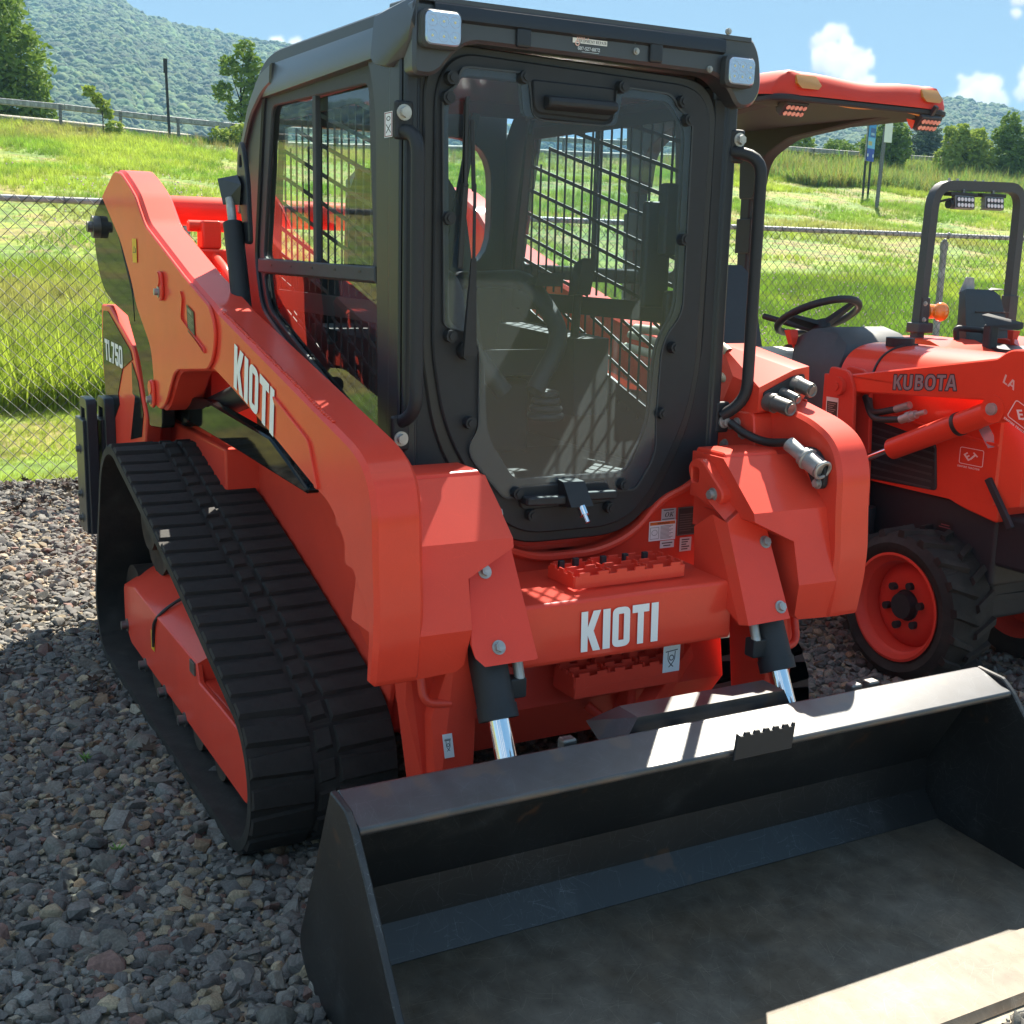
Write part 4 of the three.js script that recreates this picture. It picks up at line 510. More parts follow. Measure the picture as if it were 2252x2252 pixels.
P(door, 'lower_pull', [prZ([[-0.172, 0.990, .02], [0.115, 0.985, .02], [0.118, 0.925, .02], [-0.165, 0.925, .02]], 0.008, 0.022, 0.003), bar([-0.168, 0.955, 0.055], [-0.05, 0.952, 0.058], 0.02, 0.024, .006), bar([0.015, 0.958, 0.058], [0.115, 0.955, 0.055], 0.02, 0.024, .006), box(-0.17, -0.155, .945, .965, .02, .06, .004), box(0.102, 0.117, .945, .965, .02, .06, .004), hull([[-0.052, 1.002, 0.02], [0.008, 1.0, 0.02], [-0.055, 1.0, 0.055], [0.012, 0.998, 0.055], [-0.045, 0.935, 0.085], [0.025, 0.934, 0.085], [-0.045, 0.925, 0.02], [0.025, 0.925, 0.02]], .3)], M.matte);
P(door, 'lock_pin', [cyl([-0.008, 0.932, 0.075], [-0.006, 0.912, 0.09], 0.014, 6), cyl([-0.006, 0.918, 0.086], [-0.003, 0.895, 0.103], 0.007, 12)], M.chrome);
const wp = P(door, 'wiper', [cyl([-0.338, 1.35, 0.014], [-0.338, 1.35, 0.05], 0.022, 20), hull([[-0.358, 1.34, 0.04], [-0.322, 1.34, 0.04], [-0.345, 1.58, 0.058], [-0.332, 1.58, 0.058], [-0.358, 1.34, 0.055], [-0.322, 1.34, 0.055], [-0.345, 1.58, 0.064], [-0.332, 1.58, 0.064]], .3), bar([-0.338, 1.57, 0.061], [-0.334, 1.76, 0.052], 0.008, 0.008), bar([-0.336, 1.74, 0.050], [-0.342, 1.91, 0.046], 0.010, 0.010)], M.matte);
P(wp, 'wiper_blade', [bar([-0.362, 1.555, 0.034], [-0.352, 1.76, 0.038], 0.010, 0.014), bar([-0.352, 1.75, 0.038], [-0.35, 1.962, 0.034], 0.010, 0.014), bar([-0.358, 1.60, 0.030], [-0.353, 1.95, 0.028], 0.004, 0.008)], M.hose);
// grab rails beside the door with their bolts
for (const s of [-1, 1]) {
  const hr = P(K, 'grab_rail', [s < 0 ? bent([[-0.505, 1.875, -0.01], [-0.488, 1.87, 0.055], [-0.487, 1.20, 0.055], [-0.505, 1.17, -0.01]], 0.017, 0.05, 14) : bent([[0.49, 1.885, 0.0], [0.545, 1.87, 0.06], [0.545, 1.20, 0.06], [0.50, 1.15, 0.01]], 0.017, 0.05, 14), box(s * 0.502 - 0.024, s * 0.502 + 0.024, 1.855, 1.945, -0.012, 0.008, .008), box(s * 0.506 - 0.024, s * 0.506 + 0.024, 1.10, 1.19, -0.012, 0.008, .008)], M.matte);
  P(hr, 'bolt', boltG([s * 0.504, 1.917, 0.008], [0, 0, 1], 0.013, 0.013), M.zinc); P(hr, 'bolt', boltG([s * 0.508, 1.133, 0.012], [0, 0, 1], 0.013, 0.013), M.zinc);
}
const tag2 = (x) => { x.fillStyle = '#e8e8ec'; x.fillRect(0, 0, 48, 128); x.strokeStyle = '#8a3038'; x.lineWidth = 4; x.strokeRect(4, 6, 40, 116); x.strokeStyle = '#333'; x.beginPath(); x.moveTo(10, 62); x.lineTo(38, 106); x.moveTo(38, 62); x.lineTo(10, 106); x.stroke(); x.beginPath(); x.arc(24, 34, 10, 0, 6.3); x.stroke(); };
decal(cab, 'warning_sticker', 48, 128, tag2, [-0.5095, 1.865, -0.10], [0, 0, 0.05], [0, 0.06, 0]);
decal(cab, 'warning_sticker', 48, 128, tag2, [-0.5165, 1.86, -1.335], [0, 0, 0.035], [0, 0.055, 0.01]);
// ---- hydraulic couplers and electric socket on the right arm ----
const cb = P(K, 'coupler_box', [hull([[0.555, 1.24, 0.10], [0.68, 1.288, 0.10], [0.735, 1.296, 0.10], [0.74, 1.225, 0.10], [0.71, 1.19, 0.10], [0.555, 1.17, 0.10], [0.555, 1.26, -0.02], [0.60, 1.345, -0.14], [0.70, 1.345, -0.14], [0.735, 1.31, 0.0], [0.555, 1.1, -0.10], [0.735, 1.1, -0.10]], 0.2)], M.red);
P(cb, 'front_plate', [prZ([[0.568, 1.225, .01], [0.67, 1.268, .01], [0.715, 1.276, .01], [0.722, 1.235, .02], [0.698, 1.208, .01], [0.58, 1.178, .01]], 0.098, 0.106, .001)], M.matte);
for (const [x, y, r, l] of [[0.590, 1.200, 0.022, 0.085], [0.638, 1.222, 0.014, 0.055], [0.685, 1.246, 0.021, 0.06]]) P(cb, 'coupler', [cyl([x, y, 0.10], [x + 0.004, y - 0.004, 0.10 + l * 0.35], r * 1.25, 26), cyl([x, y, 0.12], [x + 0.01, y - 0.012, 0.10 + l], r, 26), cyl([x + .006, y - .006, 0.10 + l * .6], [x + 0.012, y - 0.014, 0.105 + l], r * 0.75, 22), new THREE.TorusGeometry(r * 0.8, 0.004, 8, 26).translate(x + 0.01, y - 0.012, 0.10 + l)], M.fitting);
for (const [z, y] of [[0.02, 1.13], [-0.01, 1.12], [0.05, 1.10], [-0.03, 1.06], [0.035, 1.045]]) P(cb, 'bolt', boltG([0.548, y, z], [-1, 0, 0], 0.010, 0.009), M.zinc);
P(cb, 'mount_plate', [prX([[-0.10, 1.16, .02], [0.09, 1.165, .02], [0.11, 1.02, .03], [0.03, 0.985, .02], [-0.10, 1.0, .02]], 0.55, 0.62, .004)], M.red);
P(cb, 'pipe', [bent([[0.60, 1.32, -0.10], [0.60, 1.36, -0.2], [0.60, 1.36, -0.6]], 0.015, 0.06), bent([[0.60, 1.27, -0.10], [0.58, 1.31, -0.25], [0.58, 1.34, -0.6]], 0.013, 0.06), bent([[0.58, 1.24, -0.05], [0.565, 1.27, -0.2], [0.565, 1.30, -0.6]], 0.014, 0.06)], M.cream);
const so = P(K, 'electric_socket', [prX([[0.235, 1.09, .03], [0.30, 1.095, .03], [0.345, 1.05, .02], [0.345, 0.985, .025], [0.30, 0.985, .02], [0.255, 1.05, .02]], 0.598, 0.613, .003)], M.matte);
P(so, 'connector', [cyl([0.575, 1.095, 0.22], [0.582, 1.065, 0.285], 0.021, 26), cyl([0.580, 1.07, 0.275], [0.586, 1.042, 0.338], 0.027, 28), new THREE.TorusGeometry(0.027, 0.005, 8, 28).rotateX(0.4).translate(0.582, 1.063, 0.292), new THREE.TorusGeometry(0.024, 0.005, 8, 28).rotateX(0.4).translate(0.587, 1.041, 0.347)], M.zinc);
P(so, 'cable', [tube([[0.515, 1.133, 0.03], [0.535, 1.105, 0.08], [0.56, 1.09, 0.14], [0.575, 1.098, 0.215]], 0.012, 30)], M.hose);
P(so, 'bolt', boltG([0.598, 1.055, 0.325], [-1, 0, 0], 0.011, 0.01), M.zinc); P(so, 'bolt', boltG([0.598, 1.0, 0.32], [-1, 0, 0], 0.011, 0.01), M.zinc);
/* ================= tractors ================= */
function wheel(parent, c, R, w, rimR, s, paint, lugs = 18, turn = 0) { // c = centre of the outer face, s = side the face looks to (-1 or 1)
  const G = new THREE.Group(); G.name = 'wheel'; parent.add(G); OFF.set(G, OFF.get(parent));
  const [x, y, z] = c, X = (d) => x - s * d; // depth d inward from the outer face
  const lathe = (pts, seg = 48) => { const g = new THREE.LatheGeometry(pts.map(([r, d]) => new THREE.Vector2(r, d)), seg); g.rotateZ(Math.PI / 2 * s); return crease(g.translate(x, y, z), 0.7); }; // profile depth along the axle
  const tyre = [lathe([[rimR * 0.98, 0.012], [rimR * 1.04, 0.0], [lerp(rimR, R, 0.45), -0.012], [R * 0.93, 0.008], [R * 0.955, w * 0.25], [R * 0.955, w * 0.75], [R * 0.93, w], [rimR, w]])];
  for (let k = 0; k < lugs; k++) for (const side of [0, 1]) { const a = (k + side * 0.5) / lugs * Math.PI * 2; const m = new THREE.Matrix4().makeTranslation(x, y, z).multiply(new THREE.Matrix4().makeRotationX(a)); const d0 = side ? w * 1.0 : 0.0, d1 = w * 0.54, hw = Math.PI * R / lugs * 0.34; tyre.push(hull([[-s * d0, R * 0.90, -hw], [-s * d0, R * 0.90, hw], [-s * d1, R * 0.94, hw * 1.9], [-s * d1, R * 0.94, hw * 3.6], [-s * d0, R * 0.992, -hw * .7], [-s * d0, R * 0.992, hw * .7], [-s * d1, R, hw * 2.0], [-s * d1, R, hw * 3.2]], 0.3).applyMatrix4(m)); }
  P(G, 'tyre', tyre, M.rubber);
  P(G, 'rim', [lathe([[rimR * 1.01, 0.004], [rimR * 1.03, -0.006], [rimR * 0.98, -0.008], [rimR * 0.93, 0.01], [rimR * 0.90, 0.022], [rimR * 0.86, 0.028], [rimR * 0.83, 0.06], [rimR * 0.80, 0.085], [rimR * 0.74, 0.072], [rimR * 0.62, 0.055], [rimR * 0.48, 0.052], [rimR * 0.30, 0.062], [0.001, 0.062]])], paint);
  P(G, 'rim', [lathe([[rimR * 1.0, w + 0.002], [rimR * 0.93, w - 0.012], [rimR * 0.84, w - 0.03], [rimR * 0.80, w - 0.09], [rimR * 0.55, w - 0.10], [0.02, w - 0.10]])], paint);
  P(G, 'hub', [cyl([X(0.065), y, z], [X(0.03), y, z], rimR * 0.27, 26, rimR * 0.24), cyl([X(0.2), y, z], [X(0.06), y, z], rimR * 0.3)], M.matte);
  for (let k = 0; k < 6; k++) { const a = k / 6 * Math.PI * 2 + 0.3; P(G, 'bolt', [cyl([X(0.06), y + Math.cos(a) * rimR * 0.42, z + Math.sin(a) * rimR * 0.42], [X(0.034), y + Math.cos(a) * rimR * 0.42, z + Math.sin(a) * rimR * 0.42], rimR * 0.072, 10)], M.matte); }
  return G;
}
function ledLamp(parent, c, w, h, tilt = 0.25, lens = M.lens, housing = M.grey) {
  const g = [box(-w / 2, w / 2, -h / 2, h / 2, -0.04, 0.0, 0.008), ...[0, 1, 2, 3].map((k) => box(-w / 2 + 0.01, w / 2 - 0.01, -h / 2 + 0.004 + k * h * .24, -h / 2 + 0.012 + k * h * .24, -0.055, -0.035, 0.002)), box(-0.01, 0.01, h / 2 - 0.005, h / 2 + 0.045, -0.03, -0.01, .003)].map((q) => clean(q).rotateX(tilt).translate(...c));
  const L = P(parent, 'work_lamp', g, housing);
  P(L, 'lens', [box(-w / 2 + 0.01, w / 2 - 0.01, -h / 2 + 0.008, h / 2 - 0.008, -0.004, 0.003, .002).rotateX(tilt).translate(...c)], M.hose);
  for (let r = 0; r < 2; r++) for (let k = 0; k < 5; k++) P(L, 'led', [cyl([-w / 2 + w * (k + .9) / 5.8, (r - .5) * h * .42, 0], [-w / 2 + w * (k + .9) / 5.8, (r - .5) * h * .42, 0.005], h * .15, 14).rotateX(tilt).translate(...c)], lens);
  return L;
}
{ // near tractor with loader arms and canopy
  const CX = 2.21, t = thing('tractor', 'orange compact tractor with loader arms and a red canopy beside the track loader', 'tractor', [CX, 0, -1.3]);
  wheel(t, [1.765, 0.30, -0.465], 0.305, 0.21, 0.206, -1, M.orangeDull); wheel(t, [2.655, 0.30, -0.465], 0.305, 0.21, 0.206, 1, M.orangeDull);
  wheel(t, [1.66, 0.50, -2.05], 0.50, 0.30, 0.30, -1, M.orangeDull, 20); wheel(t, [2.76, 0.50, -2.05], 0.50, 0.30, 0.30, 1, M.orangeDull, 20);
  P(t, 'front_axle', [bar([1.9, 0.30, -0.465], [2.52, 0.30, -0.465], 0.10, 0.10, .02), box(2.1, 2.32, 0.25, 0.5, -0.6, -0.3, .02), cyl([1.93, 0.22, -0.465], [1.93, 0.45, -0.465], 0.06), cyl([2.5, 0.22, -0.465], [2.5, 0.45, -0.465], 0.06), bar([1.95, 0.34, -0.32], [2.48, 0.33, -0.30], 0.03, 0.03)], M.matte);
  P(t, 'frame', [box(1.97, 2.45, 0.42, 0.72, -2.0, -0.2, .02), box(1.98, 2.44, 0.50, 0.70, -0.25, 0.02, .02), box(1.80, 1.98, 0.42, 0.62, -1.15, -0.85, .02), box(2.05, 2.37, 0.3, 0.7, -2.4, -1.2, .03), cyl([1.9, 0.5, -0.8], [1.9, 0.62, -0.8], .045)], M.matte);
  // hood: side panels with a deep black vent, rounded top, front grille
  const hoodP = [[1.945, 0.72], [1.945, 1.10, .03], [1.99, 1.215, .06], [2.10, 1.262, .1], [2.32, 1.262, .1], [2.43, 1.215, .06], [2.475, 1.10, .03], [2.475, 0.72]];
  const hood = P(t, 'hood', [prZ(hoodP, -1.08, -0.20, 0.012), hull([[1.95, 0.72, -0.21], [1.95, 1.08, -0.21], [2.0, 1.2, -0.21], [2.42, 1.2, -0.21], [2.47, 1.08, -0.21], [2.47, 0.72, -0.21], [1.99, 0.74, -0.13], [1.99, 1.06, -0.14], [2.06, 1.13, -0.15], [2.36, 1.13, -0.15], [2.43, 1.06, -0.14], [2.43, 0.74, -0.13]], 0.5), prX([[-0.45, 0.73], [-0.36, 0.70, .05], [-0.18, 0.67, .02], [-0.18, 0.74]], 1.944, 2.476, .006)], M.orange);
  P(hood, 'side_vent', [prX([[-1.06, 1.00, .03], [-0.50, 0.925, .03], [-0.475, 0.74, .02], [-1.06, 0.72, .01]], 1.938, 1.955, .004)], M.matte);
  for (let k = 0; k < 7; k++) P(hood, 'vent_slat', [bar([1.936, 0.745 + k * 0.036, -1.04], [1.936, 0.745 + k * 0.027, -0.50], 0.006, 0.007, .001)], M.grey);
  P(hood, 'seam', [prZ([[1.940, 0.99], [1.940, 1.10, .03], [1.986, 1.22, .06], [2.10, 1.267, .1], [2.2, 1.268], [2.2, 1.26], [2.10, 1.255, .1], [1.992, 1.21, .06], [1.947, 1.10, .03], [1.947, 0.99]], -0.885, -0.877, 0)], M.hose);
  P(hood, 'character_line', [bar([1.941, 1.02, -1.06], [1.941, 0.955, -0.21], 0.01, 0.012, .004)], M.orange);
  P(hood, 'grille', [prZ([[2.02, 0.745, .02], [2.02, 0.965, .02], [2.40, 0.965, .02], [2.40, 0.745, .02]], -0.14, -0.118, .004)], M.matte);
  for (let k = 0; k < 6; k++) P(hood, 'grille_bar', [box(2.03, 2.39, 0.765 + k * 0.034, 0.773 + k * 0.034, -0.12, -0.112, .002)], M.grey);
  P(hood, 'headlamp', [hull([[1.935, 1.0, -0.30], [1.935, 0.94, -0.25], [2.0, 0.98, -0.125], [2.06, 1.03, -0.125], [1.96, 1.06, -0.22], [2.06, 1.07, -0.14], [2.0, 1.05, -.2]], .5)], M.lens);
  P(t, 'cowl', [hull([[1.96, 0.70, -1.08], [2.46, 0.70, -1.08], [1.96, 1.15, -1.08], [2.46, 1.15, -1.08], [2.02, 1.25, -1.10], [2.40, 1.25, -1.10], [2.06, 1.315, -1.24], [2.36, 1.315, -1.24], [2.05, 1.25, -1.46], [2.37, 1.25, -1.46], [2.0, 0.9, -1.42], [2.42, 0.9, -1.42], [1.98, 0.6, -1.3], [2.44, .6, -1.3], [2.03, 1.29, -1.17], [2.39, 1.29, -1.17], [2.04, 1.30, -1.34], [2.38, 1.30, -1.34], [1.975, 1.20, -1.14], [2.445, 1.20, -1.14], [1.985, 1.15, -1.4], [2.435, 1.15, -1.4]], 1.0)], M.grey);
  P(t, 'fuel_cap', [cyl([2.15, 1.255, -0.93], [2.15, 1.29, -0.93], 0.058, 28)], M.matte);
  P(t, 'console', [hull([[1.90, 1.10, -1.75], [2.5, 1.10, -1.75], [1.90, 1.19, -1.75], [2.5, 1.19, -1.75], [2.02, 1.16, -1.44], [2.4, 1.16, -1.44], [2.02, 1.06, -1.44], [2.4, 1.06, -1.44]], .4)], M.cream);
  P(t, 'gauge_panel', [hull([[2.06, 1.205, -1.56], [2.34, 1.205, -1.56], [2.08, 1.25, -1.46], [2.32, 1.25, -1.46], [2.08, 1.2, -1.45], [2.32, 1.2, -1.45]], .3)], M.matte);
  P(t, 'floor_board', [box(1.82, 2.6, 0.55, 0.6, -1.85, -1.1, .02), box(1.80, 1.95, 0.98, 1.15, -1.95, -1.45, .03)], M.matte);
  // steering wheel
  const sw = new THREE.TorusGeometry(0.185, 0.0165, 14, 60), gr = [sw]; for (const a of [Math.PI * 0.5, Math.PI * 1.17, Math.PI * 1.83]) gr.push(hull([[-0.016, 0.17, 0.008], [0.016, 0.17, 0.008], [-0.016, 0.17, -0.008], [0.016, 0.17, -0.008], [-0.03, 0.02, -0.06], [0.03, 0.02, -0.06], [-0.03, 0.02, -0.035], [0.03, 0.02, -0.035]], .5).rotateZ(a)); gr.push(cyl([0, 0, -0.07], [0, 0, -0.028], 0.045, 24), cyl([0, 0, -0.22], [0, 0, -0.06], 0.028, 18));
  P(t, 'steering_wheel', gr.map((g) => clean(g).rotateX(-Math.PI / 2 - 0.48).translate(2.21, 1.345, -1.50)), M.matte);
  P(t, 'hand_lever', [cyl([2.04, 1.14, -1.40], [2.03, 1.23, -1.45], 0.008, 10), hull([[2.01, 1.225, -1.46], [2.05, 1.225, -1.46], [2.01, 1.225, -1.43], [2.05, 1.225, -1.43], [2.005, 1.285, -1.485], [2.05, 1.285, -1.485], [2.005, 1.29, -1.45], [2.05, 1.29, -1.45]], .7)], M.redDark);
  P(t, 'turn_signal_arm', [cyl([2.2, 1.28, -1.5], [2.13, 1.33, -1.78], 0.014, 12)], M.matte);
  P(t, 'seat', [hull([[1.98, 1.05, -1.85], [2.46, 1.05, -1.85], [1.98, 1.12, -1.85], [2.46, 1.12, -1.85], [1.97, 1.1, -2.2], [2.47, 1.1, -2.2], [1.98, 1.0, -2.2], [2.46, 1, -2.2]], .5), hull([[1.98, 1.08, -2.15], [2.46, 1.08, -2.15], [2.0, 1.5, -2.26], [2.44, 1.5, -2.26], [2.06, 1.56, -2.28], [2.38, 1.56, -2.28], [1.98, 1.08, -2.26], [2.46, 1.08, -2.26], [2.06, 1.55, -2.34], [2.38, 1.55, -2.34]], .7)], M.seat);
  for (const x of [1.72, 2.62]) P(t, 'fender', [hull([[x - 0.16, 1.02, -1.75], [x + .16, 1.02, -1.75], [x - .16, 1.08, -2.0], [x + .16, 1.08, -2.0], [x - .16, 1.02, -2.45], [x + .16, 1.02, -2.45], [x - .16, 0.98, -1.75], [x + .16, 0.98, -1.75], [x - .16, 1.03, -2.0], [x + .16, 1.03, -2.0], [x - .16, .97, -2.45], [x + .16, .97, -2.45]], .4)], M.orange);
  // roll bar with canopy
  for (const x of [1.84, 2.56]) { P(t, 'roll_bar', [box(x, x + 0.075, 0.7, 2.2, -2.55, -2.47, .012), prX([[-2.56, 1.9, .02], [-2.44, 1.9, .02], [-2.40, 2.10, .08], [-2.2, 2.19, .05], [-1.46, 2.255, .01], [-1.46, 2.30], [-2.58, 2.30]], x - 0.005, x + 0.075, .006), box(x - .01, x + .085, 1.62, 1.80, -2.56, -2.44, .006)], M.matte); }
  const canopy = [[-1.30, 0], [-1.30, 0]];
  const cg = (() => { const pos = [], N = 40, Mm = 24, at = (u, v, top) => { const x = lerp(1.77, 2.80, u), z = lerp(-1.36, -2.85, v); const ex = Math.pow(Math.abs(2 * u - 1), 7), ez = Math.pow(Math.abs(2 * v - 1), 34); let y = 2.27 + (top ? 0.105 - 0.085 * Math.max(ex, ez) : 0) + 0.02 * (1 - Math.pow(2 * v - 1, 2)); if (top) { y += 0.022 * sstep(0.16, 0.08, Math.min(u, 1 - u)) * sstep(0.5, 0.02, v) * (1 - ex * .8) - 0.018 * sstep(0.2, 0.5, u) * sstep(0.8, 0.5, u) * sstep(0.3, 0, v); } const rx = Math.min(1, Math.min(u, 1 - u) * 12), rz = Math.min(1, Math.min(v, 1 - v) * 14); const rr2 = 1 - 0.02 * (1 - rz) * (Math.pow(2 * u - 1, 4)); return [2.285 + (x - 2.285) * rr2, y, z + 0.05 * Math.pow(Math.abs(2 * u - 1), 6) * (v < .5 ? -1 : 1) * (1 - rz)]; };
    const quad = (a, b, c, d) => pos.push(...a, ...b, ...c, ...a, ...c, ...d);
    for (let i = 0; i < N; i++) for (let j = 0; j < Mm; j++) { const u0 = i / N, u1 = (i + 1) / N, v0 = 0.5 - 0.5 * Math.cos(Math.PI * j / Mm), v1 = 0.5 - 0.5 * Math.cos(Math.PI * (j + 1) / Mm); quad(at(u0, v0, 1), at(u1, v0, 1), at(u1, v1, 1), at(u0, v1, 1)); }
    for (let i = 0; i < N; i++) for (const v of [0, 1]) { const a = at(i / N, v, 0), b = at((i + 1) / N, v, 0), c = at((i + 1) / N, v, 1), d = at(i / N, v, 1); v ? quad(b, a, d, c) : quad(a, b, c, d); }
    for (let j = 0; j < Mm; j++) for (const u of [0, 1]) { const w0 = 0.5 - 0.5 * Math.cos(Math.PI * j / Mm), w1 = 0.5 - 0.5 * Math.cos(Math.PI * (j + 1) / Mm), a = at(u, w0, 0), b = at(u, w1, 0), c = at(u, w1, 1), d = at(u, w0, 1); u ? quad(a, b, c, d) : quad(b, a, d, c); }
    const g = new THREE.BufferGeometry(); g.setAttribute('position', new THREE.Float32BufferAttribute(pos, 3)); g.computeVertexNormals(); return crease(g, 0.9); })();
  const cn = P(t, 'canopy', [cg], M.orangeDull);
  P(cn, 'underside', [prY([[1.775, -1.365, .08], [2.795, -1.365, .08], [2.795, -2.84, .08], [1.775, -2.84, .08]], 2.245, 2.272, .006)], M.matte);
  for (const [x, w] of [[1.94, 0.13], [2.66, .12]]) P(cn, 'amber_patch', [hull([[x - w / 2, 2.315, -1.356], [x + w / 2, 2.315, -1.356], [x - w / 2 + .02, 2.297, -1.353], [x + w / 2 - .02, 2.297, -1.353], [x - w / 2 + .01, 2.355, -1.385], [x + w / 2 - .01, 2.355, -1.385], [x - w / 2, 2.32, -1.4], [x + w / 2, 2.32, -1.4]], .6)], M.amberPatch);
  const rl = phy({ color: lin(0.75, 0.3, 0.25), roughness: 0.2, metalness: .4, clearcoat: 1 });
  ledLamp(t, [1.92, 2.215, -1.42], 0.13, 0.07, 0.7, rl); ledLamp(t, [2.67, 2.205, -1.38], 0.13, 0.075, 0.7, rl);
  P(t, 'wire', [tube([[1.85, 2.25, -1.40], [2.0, 2.262, -1.38], [2.2, 2.245, -1.38], [2.45, 2.255, -1.38], [2.62, 2.24, -1.38]], 0.005, 30, 6)], M.amberPatch);
  P(t, 'flag', [hull([[2.565, 2.2, -1.4], [2.58, 2.2, -1.4], [2.55, 2.225, -1.4], [2.595, 2.18, -1.405], [2.6, 2.22, -1.395]], .3)], M.orange);
  // loader post and arms
  for (const s of [-1, 1]) {
    const f = (d) => CX + s * d, X = (a, b) => (s < 0 ? [f(b), f(a)] : [f(a), f(b)]);
    const po = P(t, 'loader_post', [prX([[-0.985, 1.175, .02], [-0.875, 1.165, .03], [-0.84, 1.10, .02], [-0.80, 0.55], [-1.06, 0.55], [-1.02, 0.95]], ...X(0.365, 0.385), .004), prX([[-0.985, 1.175, .02], [-0.875, 1.165, .03], [-0.84, 1.10, .02], [-0.80, 0.55], [-1.06, 0.55], [-1.02, 0.95]], ...X(0.275, 0.295), .004), box(...X(0.29, 0.37), 0.5, 1.14, -1.03, -0.98, .004), cyl([f(0.25), 0.56, -0.95], [f(0.4), 0.56, -.95], 0.06)], M.orangeDull);
    P(po, 'pin', [cyl([f(0.384), 1.10, -0.92], [f(0.405), 1.10, -0.92], 0.038, 26), cyl([f(0.40), 1.10, -0.92], [f(0.412), 1.10, -0.92], 0.018, 16)], M.orangeDull);
    if (s < 0) {
      decal(po, 'warning_sticker', 96, 128, (x) => { x.fillStyle = '#e8dcd6'; x.fillRect(0, 0, 96, 128); x.fillStyle = '#3a1c1a'; x.fillRect(6, 26, 84, 96); x.fillStyle = '#a98a84'; for (let i = 0; i < 7; i++) x.fillRect(14, 36 + i * 12, 62 - (i % 3) * 12, 4); }, [f(0.3865), 0.965, -0.985], [0, 0, 0.07], [0, 0.085, -.004]);
      decal(po, 'caution_sticker', 96, 128, (x) => { x.fillStyle = '#d8a51e'; x.fillRect(0, 0, 96, 128); x.fillStyle = '#201c10'; x.font = 'bold 20px sans-serif'; x.fillText('CAUTION', 5, 24); x.fillStyle = '#3a2a1c'; x.fillRect(6, 32, 84, 90); x.fillStyle = '#b9a58c'; for (let i = 0; i < 6; i++) x.fillRect(14, 42 + i * 12, 60 - (i % 3) * 12, 4); }, [f(0.3865), 0.86, -0.955], [0, 0, 0.072], [0, 0.085, 0]);
    }
    const ar = P(t, 'loader_arm', [prX([[-0.90, 1.147, .01], [-0.17, 1.276, .01], [-0.12, 1.312, .03], [0.0, 1.318, .06], [0.22, 1.15, .1], [0.60, 0.50, .04], [0.50, 0.44, .04], [0.06, 0.98, .1], [-0.09, 1.062, .03], [-0.16, 1.060, .03], [-0.19, 1.125, .02], [-0.84, 1.082, .01]], ...X(0.30, 0.37), .006), cyl([f(0.29), 1.10, -0.92], [f(0.37), 1.10, -.92], .045)], M.orange);
    const cyA = [f(0.335), 1.098, -0.165], cyB = [f(0.335), 0.88, -0.655], cyC = [f(0.335), 0.79, -0.86];
    const lc = P(t, 'loader_cylinder', [cyl(cyB, cyA, 0.042, 28), cyl([f(0.31), 1.098, -0.165], [f(0.375), 1.098, -0.165], 0.05, 26)], M.orange); P(lc, 'rod', [cyl(cyC, cyB, 0.016, 18)], M.chrome); P(lc, 'band', [cyl([f(0.335), 1.024, -0.331], [f(0.335), 1.017, -0.347], 0.0445, 26)], M.hose); P(lc, 'pin', [cyl([f(0.37), 1.098, -0.165], [f(0.386), 1.098, -0.165], 0.022, 20)], M.zinc);
    if (s < 0) {
      decal(ar, 'brand_lettering', 1024, 256, (x) => { x.font = 'bold 236px sans-serif'; x.lineWidth = 26; x.lineJoin = 'round'; x.strokeStyle = '#3a2a30'; x.strokeText('KUBOTA', 14, 212, 996); x.fillStyle = '#8d8488'; x.fillText('KUBOTA', 14, 212, 996); }, [f(0.3715), 1.100, -0.655], [0, 0.033, 0.345], [0, 0.085, 0], { cut: true });
      decal(ar, 'model_lettering', 256, 128, (x) => { x.font = 'italic bold 100px sans-serif'; x.fillStyle = '#e8b8b0'; x.fillText('LA', 20, 104); }, [f(0.3715), 1.19, -0.15], [0, -0.055, 0.12], [0, 0.06, 0], { cut: true });
      const logo = (x) => { x.strokeStyle = x.fillStyle = '#f0d8d4'; x.lineWidth = 7; x.beginPath(); x.moveTo(60, 20); x.lineTo(230, 20); x.quadraticCurveTo(246, 20, 246, 40); x.lineTo(246, 170); x.quadraticCurveTo(246, 186, 226, 186); x.lineTo(40, 186); x.quadraticCurveTo(20, 186, 20, 166); x.lineTo(20, 40); x.quadraticCurveTo(20, 20, 44, 20); x.closePath(); x.stroke(); x.save(); x.translate(133, 103); x.rotate(-0.7); x.font = 'bold 110px sans-serif'; x.fillText('E', -62, 20); x.rotate(1.4); x.fillText('T', -20, 26); x.restore(); x.font = 'bold 26px sans-serif'; x.fillText('EMPIRE TRACTOR', 6, 226, 256); };
      decal(ar, 'dealer_logo', 270, 240, logo, [f(0.3715), 1.068, -0.122], [0, -0.062, 0.135], [0, 0.085, 0.045], { cut: true });
      decal(hood, 'dealer_logo', 270, 240, logo, [1.9435, 0.845, -0.392], [0, 0.0, 0.13], [0, 0.088, 0], { cut: true });
      P(t, 'hydraulic_hose', [tube([[f(0.30), 1.06, -0.86], [f(0.34), 0.99, -0.76], [f(0.34), 1.0, -0.62]], 0.013), tube([[f(0.28), 1.06, -0.86], [f(0.33), 1.01, -0.78], [f(0.33), 1.035, -0.66]], 0.013)], M.hose);
      P(t, 'hose_coupling', [cyl([f(0.34), 1.0, -0.62], [f(0.34), 1.03, -0.545], 0.017, 14), cyl([f(0.34), 1.03, -0.545], [f(0.34), 1.045, -0.50], 0.01, 12), cyl([f(0.33), 1.035, -0.66], [f(0.33), 1.06, -0.59], 0.015, 14), cyl([f(0.34), 1.013, -0.588], [f(0.34), 1.021, -0.568], 0.021, 14)], M.zinc);
